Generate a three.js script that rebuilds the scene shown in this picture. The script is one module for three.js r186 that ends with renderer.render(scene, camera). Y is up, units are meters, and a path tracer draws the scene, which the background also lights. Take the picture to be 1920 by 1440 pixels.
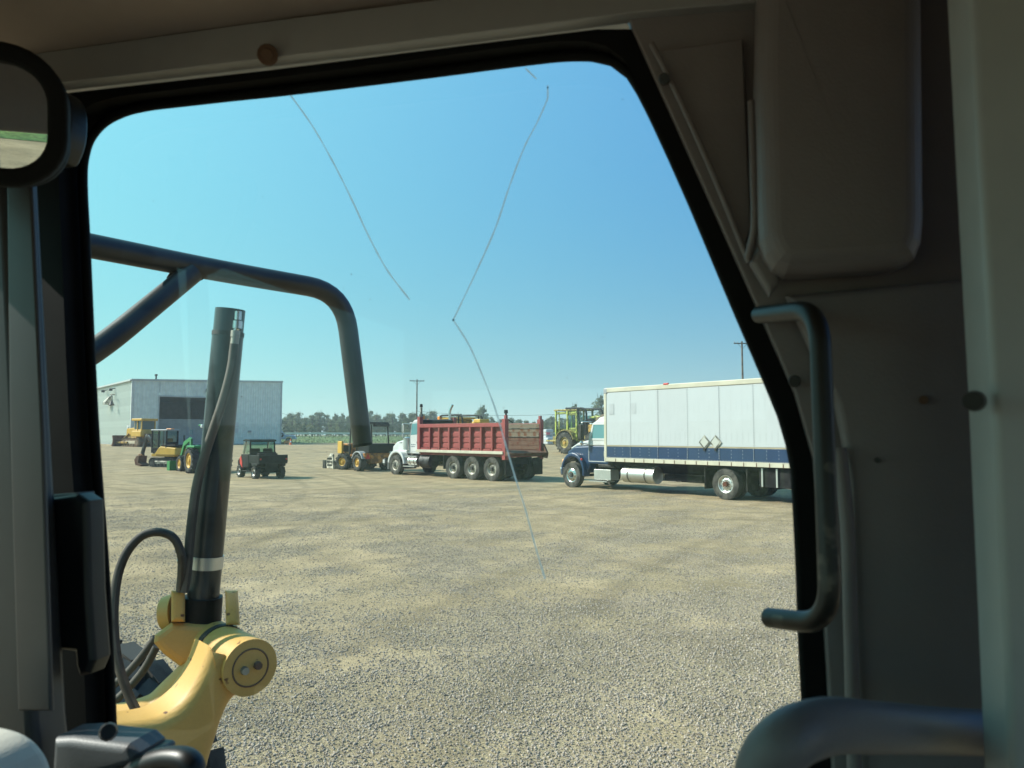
import * as THREE from 'three';
import { RoundedBoxGeometry } from 'three/addons/geometries/RoundedBoxGeometry.js';
import { mergeGeometries, mergeVertices, toCreasedNormals } from 'three/addons/utils/BufferGeometryUtils.js';

// ------------------------------------------------------------------ camera, sky, sun, exposure
const scene = new THREE.Scene();
const FPX = 1400, HORIZON = 815, EYE = 2.2;           // focal length and horizon in the photograph's 1920x1440 pixels
const PITCH = Math.atan((HORIZON - 720) / FPX);
const camera = new THREE.PerspectiveCamera(2 * Math.atan(720 / FPX) * 180 / Math.PI, 4 / 3, 0.02, 6000);
camera.position.set(0, EYE, 0);
camera.rotation.x = PITCH;
camera.focus = 34; camera.userData.fStop = 11;
camera.updateMatrixWorld();
const renderer = new THREE.WebGLRenderer({ antialias: true });
renderer.toneMapping = THREE.LinearToneMapping;
renderer.toneMappingExposure = 1.68;
renderer.shadowMap.enabled = true;
const SUN = new THREE.Vector3(-Math.cos(0.68), Math.sin(0.68), -0.06).normalize();
{
  const W = 512, H = 256, d = new Float32Array(W * H * 4), v = new THREE.Vector3();
  for (let j = 0; j < H; j++) for (let i = 0; i < W; i++) {
    const el = ((j + 0.5) / H - 0.5) * Math.PI, az = ((i + 0.5) / W - 0.5) * 2 * Math.PI;
    v.set(Math.cos(el) * Math.cos(az), Math.sin(el), Math.cos(el) * Math.sin(az));
    const e = Math.max(0, el), c = Math.max(-1, Math.min(1, v.dot(SUN)));
    const gl = 0.155 * Math.exp(1.6 * c), k = (j * W + i) * 4;   // clear summer air, brighter towards the sun, pale at the horizon
    d[k] = 0.31 * Math.exp(-e / 0.11) + 0.43 * gl; d[k + 1] = 0.045 + 0.29 * Math.exp(-e / 0.2) + gl; d[k + 2] = 0.37 - 0.025 * Math.exp(-e / 0.12) + 0.6 * gl; d[k + 3] = 1;
    if (el < 0) { const s = Math.max(0, 1 + el / 0.15); for (let q = 0; q < 3; q++) d[k + q] = d[k + q] * s + [0.20, 0.18, 0.12][q] * (1 - s); }
  }
  const t = new THREE.DataTexture(d, W, H, THREE.RGBAFormat, THREE.FloatType);
  t.mapping = THREE.EquirectangularReflectionMapping; t.magFilter = t.minFilter = THREE.LinearFilter; t.needsUpdate = true;
  scene.fog = new THREE.FogExp2(new THREE.Color(0.80, 0.90, 0.92), 0.0008);
  scene.background = t; scene.environment = t; scene.backgroundIntensity = 1; scene.environmentIntensity = 1;
}
const sun = new THREE.DirectionalLight(new THREE.Color(1.0, 0.95, 0.87), 5);
sun.position.copy(SUN).multiplyScalar(200); sun.castShadow = true; sun.shadow.mapSize.set(4096, 4096);
Object.assign(sun.shadow.camera, { left: -110, right: 110, top: 110, bottom: -110, near: 1, far: 500 });
scene.add(sun, sun.target);

// ------------------------------------------------------------------ helpers
let seed = 7;
const rnd = () => { seed = (seed * 1664525 + 1013904223) >>> 0; return seed / 4294967296; };
const rr = (a, b) => a + (b - a) * rnd();
const hash = (x, y, s) => { let h = (Math.imul(x, 374761393) + Math.imul(y, 668265263) + Math.imul(s, 2147483647 - 5779)) | 0; h = Math.imul(h ^ (h >>> 13), 1274126177); return ((h ^ (h >>> 16)) >>> 0) / 4294967296; };
function vnoise(x, y, s = 1, per = 0) {
  const xi = Math.floor(x), yi = Math.floor(y), fx = x - xi, fy = y - yi, u = fx * fx * (3 - 2 * fx), w = fy * fy * (3 - 2 * fy);
  const m = (q) => per ? ((q % per) + per) % per : q;
  const a = hash(m(xi), m(yi), s), b = hash(m(xi + 1), m(yi), s), c = hash(m(xi), m(yi + 1), s), d = hash(m(xi + 1), m(yi + 1), s);
  return a + (b - a) * u + (c - a) * w + (a - b - c + d) * u * w;
}
function fbm(x, y, oct = 4, s = 1, per = 0) { let a = 0, k = 0.5, n = 0; for (let o = 0; o < oct; o++) { a += k * vnoise(x, y, s + o * 17, per); n += k; x *= 2; y *= 2; per *= 2; k *= 0.5; } return a / n; }
const clamp = (x, a = 0, b = 1) => Math.min(b, Math.max(a, x)), sm = (a, b, x) => { const t = clamp((x - a) / (b - a)); return t * t * (3 - 2 * t); };
function texture(size, tile, fn, srgb) {
  const d = new Uint8Array(size * size * 4);
  for (let j = 0; j < size; j++) for (let i = 0; i < size; i++) { const c = fn(i / size, j / size), k = (j * size + i) * 4; for (let q = 0; q < 3; q++) d[k + q] = clamp(Array.isArray(c) ? c[q] : c) * 255; d[k + 3] = 255; }
  const t = new THREE.DataTexture(d, size, size, THREE.RGBAFormat);
  t.wrapS = t.wrapT = THREE.RepeatWrapping; t.magFilter = THREE.LinearFilter; t.minFilter = THREE.LinearMipmapLinearFilter; t.generateMipmaps = true;
  if (srgb) t.colorSpace = THREE.SRGBColorSpace;
  t.repeat.set(1 / tile, 1 / tile); t.needsUpdate = true; return t;
}
// light wear shared by painted surfaces: blotches, fine speckle, thin vertical run marks
const wearTex = texture(512, 1.7, (u, v) => { const a = fbm(u * 5, v * 5, 5, 3, 5), b = vnoise(u * 120, v * 120, 9, 120), c = fbm(u * 40, v * 4, 3, 5, 4); return 0.925 + 0.055 * sm(0.25, 0.65, a) + 0.02 * b - 0.04 * sm(0.62, 0.8, c); }, true);
const cleanTex = texture(512, 2.6, (u, v) => { const a = fbm(u * 9, v * 9, 5, 303, 9), c = fbm(u * 60, v * 5, 3, 307, 5); return 0.965 + 0.025 * a - 0.03 * sm(0.6, 0.8, c); }, true);
const grimeTex = texture(512, 1.3, (u, v) => { const a = fbm(u * 6, v * 6, 5, 23, 6), b = fbm(u * 30, v * 30, 3, 29, 30); const m = 0.55 + 0.45 * sm(0.3, 0.65, a) - 0.18 * sm(0.6, 0.8, b); return [m, m * 0.985, m * 0.95]; }, true);
const rustTex = texture(512, 1.1, (u, v) => { const a = fbm(u * 5, v * 5, 5, 43, 5), b = fbm(u * 24, v * 24, 3, 49, 24); const r = sm(0.48, 0.62, a * 0.7 + b * 0.3); const g = 0.75 + 0.25 * b; return [g * (1 - 0.15 * r), g * (1 - 0.42 * r), g * (1 - 0.6 * r)]; }, true);
const roughTex = texture(256, 0.9, (u, v) => 0.6 + 0.4 * fbm(u * 8, v * 8, 4, 61, 8));
const grainTex = texture(256, 0.045, (u, v) => fbm(u * 30, v * 30, 2, 71, 30));
const lin = (c) => Array.isArray(c) ? new THREE.Color(c[0], c[1], c[2]) : new THREE.Color(c);
function mat(c, rough = 0.6, metal = 0, o = {}) {
  const { tex = wearTex, ...rest } = o;
  const m = new THREE.MeshPhysicalMaterial({ color: lin(c), roughness: rough, metalness: metal, ...rest });
  if (tex) m.map = tex;
  return m;
}
const pane = (c = [0.8, 0.92, 0.9], o = {}) => new THREE.MeshPhysicalMaterial({ color: lin(c), roughness: 0, metalness: 0, transmission: 1, thickness: 0, ior: 1.5, ...o });
const M = {
  black: mat([0.010, 0.011, 0.012], 0.5, 0, { tex: grimeTex, specularIntensity: 0.4 }), rubber: mat([0.035, 0.035, 0.034], 0.85, 0, { tex: grimeTex, specularIntensity: 0.4 }), tyre: mat([0.075, 0.073, 0.066], 0.9, 0, { tex: grimeTex }),
  tyreDark: mat([0.045, 0.045, 0.042], 0.9, 0, { tex: grimeTex }),
  darkSteel: mat([0.05, 0.05, 0.05], 0.55, 0.3, { tex: grimeTex }), chassis: mat([0.014, 0.014, 0.015], 0.7, 0, { tex: grimeTex, specularIntensity: 0.4 }),
  white: mat([0.56, 0.57, 0.55], 0.32, 0, { clearcoat: 0.5, clearcoatRoughness: 0.15 }), boxWhite: mat([0.43, 0.455, 0.46], 0.42, 0, { tex: cleanTex }), cream: mat([0.50, 0.47, 0.36], 0.5), tan: mat([0.33, 0.28, 0.18], 0.5),
  navy: mat([0.008, 0.032, 0.088], 0.35, 0, { clearcoat: 0.3, clearcoatRoughness: 0.15 }), red: mat([0.27, 0.05, 0.045], 0.5, 0),
  chrome: mat([0.62, 0.62, 0.60], 0.22, 1), alu: mat([0.62, 0.62, 0.58], 0.38, 0.85), aluDull: mat([0.42, 0.41, 0.37], 0.5, 0.5, { tex: grimeTex }),
  yellow: mat([0.56, 0.33, 0.045], 0.5, 0), dirtYellow: mat([0.46, 0.28, 0.055], 0.65, 0, { tex: grimeTex }), lime: mat([0.42, 0.50, 0.10], 0.5, 0, { tex: grimeTex }), khaki: mat([0.38, 0.31, 0.10], 0.65, 0, { tex: grimeTex }),
  green: mat([0.02, 0.19, 0.045], 0.4), orange: mat([0.55, 0.23, 0.045], 0.5, 0, { tex: grimeTex }), rust: mat([0.16, 0.085, 0.05], 0.85, 0, { tex: rustTex }), mud: mat([0.20, 0.145, 0.09], 0.95, 0, { tex: rustTex }),
  grayPaint: mat([0.30, 0.31, 0.31], 0.45), amber: mat([0.8, 0.25, 0.02], 0.3), redLens: mat([0.55, 0.03, 0.02], 0.3), wood: mat([0.21, 0.165, 0.11], 0.85, 0, { tex: rustTex }), pole: mat([0.13, 0.105, 0.08], 0.9, 0, { tex: grimeTex }),
  glassDark: mat([0.03, 0.06, 0.06], 0.06, 0, { tex: null }), glassTeal: mat([0.10, 0.24, 0.25], 0.08, 0, { tex: null }), glass: pane([0.72, 0.86, 0.83]), glassSmoke: pane([0.42, 0.56, 0.55]),
};
const shade = { castShadow: true, receiveShadow: true };
function clean(g) { if (g.index) g = g.toNonIndexed(); for (const k of Object.keys(g.attributes)) if (k !== 'position' && k !== 'normal') g.deleteAttribute(k); if (!g.attributes.normal) g.computeVertexNormals(); g.morphAttributes = {}; g.clearGroups(); return g; }
function metreUV(g) {
  const p = g.attributes.position, uv = new Float32Array(p.count * 2), a = new THREE.Vector3(), b = new THREE.Vector3(), c = new THREE.Vector3();
  for (let i = 0; i < p.count; i += 3) {
    a.fromBufferAttribute(p, i); b.fromBufferAttribute(p, i + 1).sub(a); c.fromBufferAttribute(p, i + 2).sub(a); b.cross(c);
    const x = Math.abs(b.x), y = Math.abs(b.y), z = Math.abs(b.z);
    for (let k = i; k < i + 3; k++) { const X = p.getX(k), Y = p.getY(k), Z = p.getZ(k); if (x >= y && x >= z) { uv[k * 2] = Z; uv[k * 2 + 1] = Y; } else if (z >= y) { uv[k * 2] = X; uv[k * 2 + 1] = Y; } else { uv[k * 2] = X; uv[k * 2 + 1] = Z; } }
  }
  g.setAttribute('uv', new THREE.BufferAttribute(uv, 2)); return g;
}
function geo(list) { const l = (Array.isArray(list) ? list.flat(5) : [list]).map(clean); return metreUV(l.length > 1 ? mergeGeometries(l) : l[0]); }
function mesh(name, list, material, parent, extra) {
  const m = new THREE.Mesh(list.isBufferGeometry && list.attributes.uv && list.userData.ready ? list : geo(list), material);
  m.name = name; Object.assign(m, shade); if (extra) Object.assign(m.userData, extra); if (parent) parent.add(m); return m;
}
const ready = (list) => { const g = geo(list); g.userData.ready = true; return g; };
const taken = new Map();
const numbered = (n) => { const k = (taken.get(n) ?? -1) + 1; taken.set(n, k); return k ? n + '_' + String(k).padStart(3, '0') : n; };
function thing(name, label, category, pos = [0, 0, 0], turn = 0, group) {
  const o = new THREE.Group(); o.name = numbered(name); o.position.set(...pos); o.rotation.y = turn; o.userData = { label, category }; if (group) o.userData.group = group; scene.add(o); return o;
}
function top(m, label, category, group, kind) { m.name = numbered(m.name); if (label) m.userData.label = label; if (category) m.userData.category = category; if (group) m.userData.group = group; if (kind) m.userData.kind = kind; scene.add(m); return m; }
// box given by its limits
const bx = (x0, x1, y0, y1, z0, z1) => new THREE.BoxGeometry(Math.abs(x1 - x0), Math.abs(y1 - y0), Math.abs(z1 - z0)).translate((x0 + x1) / 2, (y0 + y1) / 2, (z0 + z1) / 2);
const rb = (x0, x1, y0, y1, z0, z1, r = 0.02, s = 2) => new RoundedBoxGeometry(Math.abs(x1 - x0), Math.abs(y1 - y0), Math.abs(z1 - z0), s, Math.min(r, Math.abs(x1 - x0) / 2.01, Math.abs(y1 - y0) / 2.01, Math.abs(z1 - z0) / 2.01)).translate((x0 + x1) / 2, (y0 + y1) / 2, (z0 + z1) / 2);
function cyl(a, b, r, r2 = r, seg = 16, open = false) {   // cylinder between two points
  const A = new THREE.Vector3(...a), B = new THREE.Vector3(...b), d = B.clone().sub(A), g = new THREE.CylinderGeometry(r2, r, d.length(), seg, 1, open);
  g.applyQuaternion(new THREE.Quaternion().setFromUnitVectors(new THREE.Vector3(0, 1, 0), d.normalize())); return g.translate((A.x + B.x) / 2, (A.y + B.y) / 2, (A.z + B.z) / 2);
}
const ball = (x, y, z, r, s = 10) => new THREE.SphereGeometry(r, s, Math.ceil(s * 0.7)).translate(x, y, z);
function bent(points, r, corner = 0.1, seg = 10, caps = true) {   // tube with rounded corners
  const P = points.map((p) => p.isVector3 ? p : new THREE.Vector3(...p)), path = new THREE.CurvePath();
  let last = P[0];
  for (let i = 1; i < P.length; i++) {
    if (i === P.length - 1) { path.add(new THREE.LineCurve3(last, P[i])); break; }
    const a = P[i - 1].clone().sub(P[i]), b = P[i + 1].clone().sub(P[i]), c = Math.min(corner, a.length() * 0.48, b.length() * 0.48);
    const s = P[i].clone().add(a.setLength(c)), e = P[i].clone().add(b.setLength(c));
    path.add(new THREE.LineCurve3(last, s)); path.add(new THREE.QuadraticBezierCurve3(s, P[i], e)); last = e;
  }
  const pts = [];
  for (const c of path.curves) { const n = c.isLineCurve3 ? 1 : 8; for (let k = 0; k < n; k++) pts.push(c.getPoint(k / n)); }
  pts.push(P[P.length - 1]);
  return strand(pts, r, seg, caps);
}
function strand(pts, r, seg = 8, caps = true) {     // tube through every point as given (r: number or function of 0..1)
  const n = pts.length, pos = [], idx = [], N = new THREE.Vector3(), B = new THREE.Vector3(), T = new THREE.Vector3(); let up = null;
  for (let i = 0; i < n; i++) {
    T.copy(pts[Math.min(n - 1, i + 1)]).sub(pts[Math.max(0, i - 1)]).normalize();
    if (!up) up = Math.abs(T.y) < 0.9 ? new THREE.Vector3(0, 1, 0) : new THREE.Vector3(1, 0, 0);
    B.crossVectors(T, up).normalize(); N.crossVectors(B, T).normalize(); up = N.clone();
    const R = typeof r === 'function' ? r(i / (n - 1)) : r;
    for (let k = 0; k < seg; k++) { const a = k / seg * 2 * Math.PI; pos.push(pts[i].x + (N.x * Math.cos(a) + B.x * Math.sin(a)) * R, pts[i].y + (N.y * Math.cos(a) + B.y * Math.sin(a)) * R, pts[i].z + (N.z * Math.cos(a) + B.z * Math.sin(a)) * R); }
  }
  for (let i = 0; i < n - 1; i++) for (let k = 0; k < seg; k++) { const a = i * seg + k, b = i * seg + (k + 1) % seg, c = a + seg, d = b + seg; idx.push(a, b, c, b, d, c); }
  const g = new THREE.BufferGeometry(); g.setAttribute('position', new THREE.Float32BufferAttribute(pos, 3)); g.setIndex(idx); g.computeVertexNormals();
  if (!caps) return g;
  const out = [clean(g)];
  for (const [i, f] of [[0, 1], [n - 1, 0]]) { const ps = []; const c = pts[i]; for (let k = 0; k < seg; k++) { const a = (i * seg + k) * 3, b = (i * seg + (k + 1) % seg) * 3; const va = pos.slice(a, a + 3), vb = pos.slice(b, b + 3); ps.push(c.x, c.y, c.z, ...(f ? va : vb), ...(f ? vb : va)); } const cg = new THREE.BufferGeometry(); cg.setAttribute('position', new THREE.Float32BufferAttribute(ps, 3)); cg.computeVertexNormals(); out.push(cg); }
  return mergeGeometries(out.map(clean));
}
const curve = (pts, n = 24) => new THREE.CatmullRomCurve3(pts.map((p) => p.isVector3 ? p : new THREE.Vector3(...p))).getPoints(n);
function prism(pts, z0, z1, bevel = 0, holes = [], bseg = 2) {  // outline in x,y pulled along z
  const s = new THREE.Shape(pts.map((p) => new THREE.Vector2(p[0], p[1])));
  for (const h of holes) s.holes.push(new THREE.Path(h.map((p) => new THREE.Vector2(p[0], p[1]))));
  const g = new THREE.ExtrudeGeometry(s, { depth: Math.max(1e-4, Math.abs(z1 - z0) - 2 * bevel), bevelEnabled: bevel > 0, bevelSize: bevel, bevelThickness: bevel, bevelOffset: -bevel, bevelSegments: bseg, curveSegments: 6 });
  return g.translate(0, 0, Math.min(z0, z1) + bevel);
}
function lathe(profile, seg = 28) { return new THREE.LatheGeometry(profile.map((p) => new THREE.Vector2(p[0], p[1])), seg); }  // [radius, along], axis y
const rot = (g, x, y, z) => { if (x) g.rotateX(x); if (y) g.rotateY(y); if (z) g.rotateZ(z); return g; };

// pixels of the photograph to directions and to points on what they touch
const CP = Math.cos(PITCH), SP = Math.sin(PITCH);
function ray(px, py) { const x = (px - 960) / FPX, y = -(py - 720) / FPX; return new THREE.Vector3(x, y * CP + SP, y * SP - CP); }
const rise = (z) => 1.0 * sm(38, 80, -z) + 0.8 * sm(108, 140, -z);
const hump = (x, z) => (fbm(x * 0.3 + 40, z * 0.3, 3, 91) - 0.5) * 0.05 + (fbm(x * 2.1, z * 2.1, 2, 95) - 0.5) * 0.022;
const gh = (x, z) => rise(z) + hump(x, z) * sm(75, 30, Math.hypot(x, z));
function onGround(px, py) { const r = ray(px, py); let a = 1, b = 1; while (EYE + r.y * b > rise(r.z * b) && b < 3000) { a = b; b += 0.25; } for (let k = 0; k < 30; k++) { const m = (a + b) / 2; if (EYE + r.y * m > rise(r.z * m)) a = m; else b = m; } return new THREE.Vector3(r.x * a, rise(r.z * a), r.z * a); }
const atDepth = (px, py, d) => { const r = ray(px, py); const t = d / -r.z; return new THREE.Vector3(r.x * t, EYE + r.y * t, -d); };
const R = (d) => d * Math.PI / 180;

// ------------------------------------------------------------------ the yard
const gravelTex = texture(2048, 5.0, (() => {   // compacted clay with crushed stone: many small chips of their own tone
  const N = 2048, tone = new Float32Array(N * N); tone.fill(-1); seed = 11;
  for (let k = 0; k < 90000; k++) {
    const x = rnd() * N, y = rnd() * N, r = 1.5 + 5.0 * Math.pow(rnd(), 3), q = 0.5 + 0.5 * rnd(), a = rnd() * 3.14, t = 0.30 + 0.62 * rnd(), cl = fbm(x / N * 6, y / N * 6, 4, 33, 6);
    if (cl < 0.30 + 0.30 * rnd()) continue;
    const c = Math.cos(a), s = Math.sin(a);
    for (let j = -Math.ceil(r); j <= r; j++) for (let i = -Math.ceil(r); i <= r; i++) { const u = (i * c + j * s) / r, v = (j * c - i * s) / (r * q); if (u * u + v * v < 1) tone[((Math.floor(y + j) + N) % N) * N + (Math.floor(x + i) + N) % N] = t; }
  }
  globalThis.__stoneTone = tone;
  return (u, v) => {
    const t = tone[Math.floor(v * N) * N + Math.floor(u * N)], f = fbm(u * 9, v * 9, 5, 51, 9), g = vnoise(u * 700, v * 700, 55, 700), b = 0.66 + 0.25 * (f - 0.5) + 0.30 * (g - 0.5);
    return t < 0 ? [b * 1.03, b * 0.985, b * 0.86] : [0.34 + 0.52 * t, 0.335 + 0.50 * t, 0.30 + 0.42 * t];
  };
})(), true);
const gravelBump = texture(1024, 5.0, (u, v) => { const N = 2048, t = globalThis.__stoneTone[Math.floor(v * N) * N + Math.floor(u * N)]; return 0.35 + 0.25 * fbm(u * 60, v * 60, 3, 57, 60) + (t < 0 ? 0 : 0.25 + 0.15 * t); });
const stoniness = (x, z) => {   // where loose gravel lies: windrows pushed aside by tyres, broken into patches
  const a = 0.45, u = x * Math.cos(a) - z * Math.sin(a), w = x * Math.sin(a) + z * Math.cos(a);
  const band = fbm(u * 0.2 + 3, w * 0.75, 4, 201), patch = fbm(x * 0.13 + 9, z * 0.13, 3, 211), fine = fbm(x * 0.9, z * 0.9, 4, 217), spot = fbm(x * 2.6, z * 2.6, 2, 219);
  return clamp((band * 0.42 + patch * 0.30 + fine * 0.45 + spot * 0.22 - 0.655) * 5.0);
};
const RUTS = [[-30, -62, 48, 0.16], [-30, -62, 50, 0.16], [-6, -52, 22, 0.14], [-6, -52, 24, 0.14], [18, -70, 50, 0.15], [18, -70, 52, 0.15], [40, 6, 42, 0.13], [40, 6, 43.9, 0.13], [-48, -20, 41, 0.15], [-48, -20, 43, 0.15], [6, -46, 13, 0.12], [6, -46, 15, 0.12], [-14, -100, 70, 0.2], [-14, -100, 72, 0.2]];
{
  const axis = (near, step, far, grow) => { const a = []; let x = 0, s = step; while (x < far) { a.push(x); if (x > near) s *= grow; x += s; } a.push(far); return a; };
  const xp = axis(17, 0.16, 2600, 1.10), xs = [...xp.slice(1).reverse().map((v) => -v), ...xp];
  const zp = axis(46, 0.15, 3000, 1.055), zs = [60, 30, 14, 7, 3, 1.5, ...zp.slice(1).map((v) => -v)];
  const nx = xs.length, nz = zs.length, pos = new Float32Array(nx * nz * 3), col = new Float32Array(nx * nz * 3), uv = new Float32Array(nx * nz * 2), idx = [];
  for (let j = 0; j < nz; j++) for (let i = 0; i < nx; i++) {
    const k = j * nx + i, x = xs[i], z = zs[j];
    pos.set([x, gh(x, z), z], k * 3); uv.set([x, z], k * 2);
    const st = stoniness(x, z), a = 0.28, u = x * Math.cos(a) - z * Math.sin(a), w = x * Math.sin(a) + z * Math.cos(a);
    const track = fbm(u * 0.045, w * 1.3, 4, 221), damp = sm(0.60, 0.72, fbm(x * 0.35 + 5, z * 0.5, 4, 231)), pale = sm(0.50, 0.70, fbm(u * 0.09 + 2, w * 0.9, 4, 241)), mid = fbm(x * 1.7, z * 1.7, 3, 245);
    // tyre marks: pairs of thin curved lines pressed darker into the clay
    let rut = 0; for (const [cx, cz, rad, wd] of RUTS) { const q = Math.abs(Math.hypot(x - cx, z - cz) - rad); rut = Math.max(rut, sm(wd * 1.4, wd * 0.5, q) * (0.45 + 0.55 * fbm(x * 0.6, z * 0.6, 2, 249))); }
    const b = 0.96 + 0.16 * (track - 0.5) + 0.0 * pale - 0.07 * damp + 0.18 * (mid - 0.5) - 0.24 * rut;
    const c = [0.70, 0.585, 0.46], g = [0.625, 0.545, 0.46];
    for (let q = 0; q < 3; q++) col[k * 3 + q] = (c[q] + (g[q] - c[q]) * st * 0.9) * b;
  }
  for (let j = 0; j < nz - 1; j++) for (let i = 0; i < nx - 1; i++) { const a = j * nx + i, b = a + 1, c = a + nx, d = c + 1; idx.push(a, b, c, b, d, c); }
  const g = new THREE.BufferGeometry(); g.setAttribute('position', new THREE.BufferAttribute(pos, 3)); g.setAttribute('color', new THREE.BufferAttribute(col, 3)); g.setAttribute('uv', new THREE.BufferAttribute(uv, 2)); g.setIndex(idx); g.computeVertexNormals();
  const m = new THREE.MeshPhysicalMaterial({ vertexColors: true, map: gravelTex, roughness: 0.95, bumpMap: gravelBump, bumpScale: 0.012, specularIntensity: 0.3 });
  const o = new THREE.Mesh(g, m); o.name = 'gravel_yard'; o.userData.kind = 'structure'; o.userData.label = 'beige compacted gravel yard with tyre tracks'; Object.assign(o, shade); scene.add(o);
}
{ // loose crushed stone
  seed = 99;
  const shapes = [0, 1, 2].map((s) => { const g = mergeVertices(new THREE.IcosahedronGeometry(1, 0).deleteAttribute('uv').deleteAttribute('normal')); const p = g.attributes.position; for (let i = 0; i < p.count; i++) { const k = 0.72 + 0.5 * hash(i, s, 5); p.setXYZ(i, p.getX(i) * k, p.getY(i) * k * 0.75, p.getZ(i) * k * 0.85); } const q = g.toNonIndexed(); q.computeVertexNormals(); return q; });
  const per = 115000, m = new THREE.MeshStandardMaterial({ color: 0xffffff, roughness: 0.9 }), d = new THREE.Object3D(), c = new THREE.Color();
  for (const g of shapes) {
    const im = new THREE.InstancedMesh(g, m, per); let n = 0, tries = 0;
    while (n < per && tries++ < per * 30) {
      const dist = 3.6 + 27 * Math.pow(rnd(), 1.12), an = rr(-0.68, 0.56), x = dist * Math.sin(an), z = -dist * Math.cos(an), st = stoniness(x, z);
      if (rnd() > 0.17 + 0.83 * st) continue;
      const r = 0.0042 + 0.0105 * Math.pow(rnd(), 2.6);
      d.position.set(x, gh(x, z) + r * 0.25, z); d.rotation.set(rr(0, 6), rr(0, 6), rr(0, 6)); d.scale.setScalar(r); d.updateMatrix(); im.setMatrixAt(n, d.matrix);
      const t = 0.13 + 0.24 * rnd(); c.setRGB(t * 1.22, t, t * 0.78); im.setColorAt(n, c); n++;
    }
    im.count = n; im.name = numbered('loose_gravel'); im.userData = { kind: 'stuff', label: 'loose crushed grey gravel lying on the yard', category: 'gravel', group: 'loose gravel' }; Object.assign(im, shade); scene.add(im);
  }
}
function sheet(name, xs, zs, yOff, material, label, jag = 0) {   // a strip of ground that follows the land
  const pos = [], idx = [], uv = [];
  zs.forEach((z, j) => xs.forEach((x) => { const zz = z + (j === 0 ? jag * (fbm(x * 0.15, 3, 4, 301) - 0.5) : 0); pos.push(x, rise(zz) + yOff, zz); uv.push(x, zz); }));
  for (let j = 0; j < zs.length - 1; j++) for (let i = 0; i < xs.length - 1; i++) { const a = j * xs.length + i; idx.push(a, a + 1, a + xs.length, a + 1, a + xs.length + 1, a + xs.length); }
  const g = new THREE.BufferGeometry(); g.setAttribute('position', new THREE.Float32BufferAttribute(pos, 3)); g.setAttribute('uv', new THREE.Float32BufferAttribute(uv, 2)); g.setIndex(idx); g.computeVertexNormals();
  const o = new THREE.Mesh(g, material); o.name = name; o.userData = { kind: 'structure', label }; Object.assign(o, shade); scene.add(o); return o;
}
const grassTex = texture(512, 9, (u, v) => { const a = fbm(u * 7, v * 7, 4, 311, 7), b = vnoise(u * 160, v * 160, 317, 160); const m = 0.55 + 0.3 * b + 0.3 * (a - 0.5); return [m * (0.85 + 0.5 * (a - 0.5)), m, m * 0.72]; }, true);
const grassMat = new THREE.MeshStandardMaterial({ map: grassTex, color: new THREE.Color(0.26, 0.28, 0.14), roughness: 1 });
const span = (a, b, s) => { const o = []; for (let x = a; x <= b + 1e-6; x += s) o.push(x); return o; };
sheet('grass_verge', span(-320, 260, 4), [-108, -112, -117, -122, -128, -134, -140, -143], 0.03, grassMat, 'mown grass verge between yard and highway', 5);
sheet('highway', span(-340, 300, 20), [-143.2, -154], 0.05, new THREE.MeshStandardMaterial({ map: gravelTex, color: new THREE.Color(0.42, 0.42, 0.40), roughness: 0.95 }), 'grey highway beyond the grass verge');
sheet('far_field', span(-420, 380, 20), [-154.2, -170, -190, -230, -300], 0.04, grassMat, 'rough grass below the tree belt');
{ // tufts on the verge
  seed = 123; const blade = []; for (let k = 0; k < 9; k++) { const a = rnd() * 6.28, l = rr(0.25, 0.6), w = 0.05; blade.push(new THREE.BufferGeometry().setAttribute('position', new THREE.Float32BufferAttribute([-w * Math.sin(a), 0, w * Math.cos(a), w * Math.sin(a), 0, -w * Math.cos(a), l * 0.5 * Math.cos(a), l, l * 0.5 * Math.sin(a)], 3))); blade[k].computeVertexNormals(); }
  const im = new THREE.InstancedMesh(mergeGeometries(blade), new THREE.MeshPhysicalMaterial({ color: 0xffffff, roughness: 1, transmission: 0.3, thickness: 0, side: THREE.DoubleSide }), 5200), d = new THREE.Object3D(), c = new THREE.Color();
  for (let i = 0; i < 5200; i++) { const z = -rr(107.5, 142.5), x = rr(-90, 40); d.position.set(x, rise(z), z); d.rotation.y = rnd() * 6; d.scale.setScalar(rr(0.3, 0.7)); d.updateMatrix(); im.setMatrixAt(i, d.matrix); const t = rr(0.8, 1.2); c.setRGB(0.17 * t, 0.20 * t, 0.10 * t); im.setColorAt(i, c); }
  im.name = 'verge_grass'; im.userData = { kind: 'stuff', label: 'tufts of grass on the verge', category: 'grass' }; Object.assign(im, shade); scene.add(im);
}
{ // guard rail along the highway
  const t = thing('guard_rail', 'long pale steel guard rail along the highway', 'guard rail', [0, 1.8, -142.6]);
  mesh('rail', prism([[-0.03, 0.48], [0.02, 0.52], [-0.02, 0.58], [0.03, 0.63], [-0.02, 0.70], [0.02, 0.77], [-0.03, 0.80], [-0.05, 0.64]], 0, 420).rotateY(-Math.PI / 2).translate(180, 0, 0.12), M.alu, t);
  for (let x = -110; x <= 60; x += 4) mesh('post', bx(x - 0.07, x + 0.07, -0.05, 0.76, -0.1, 0.06), M.pole, t);
}

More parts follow.
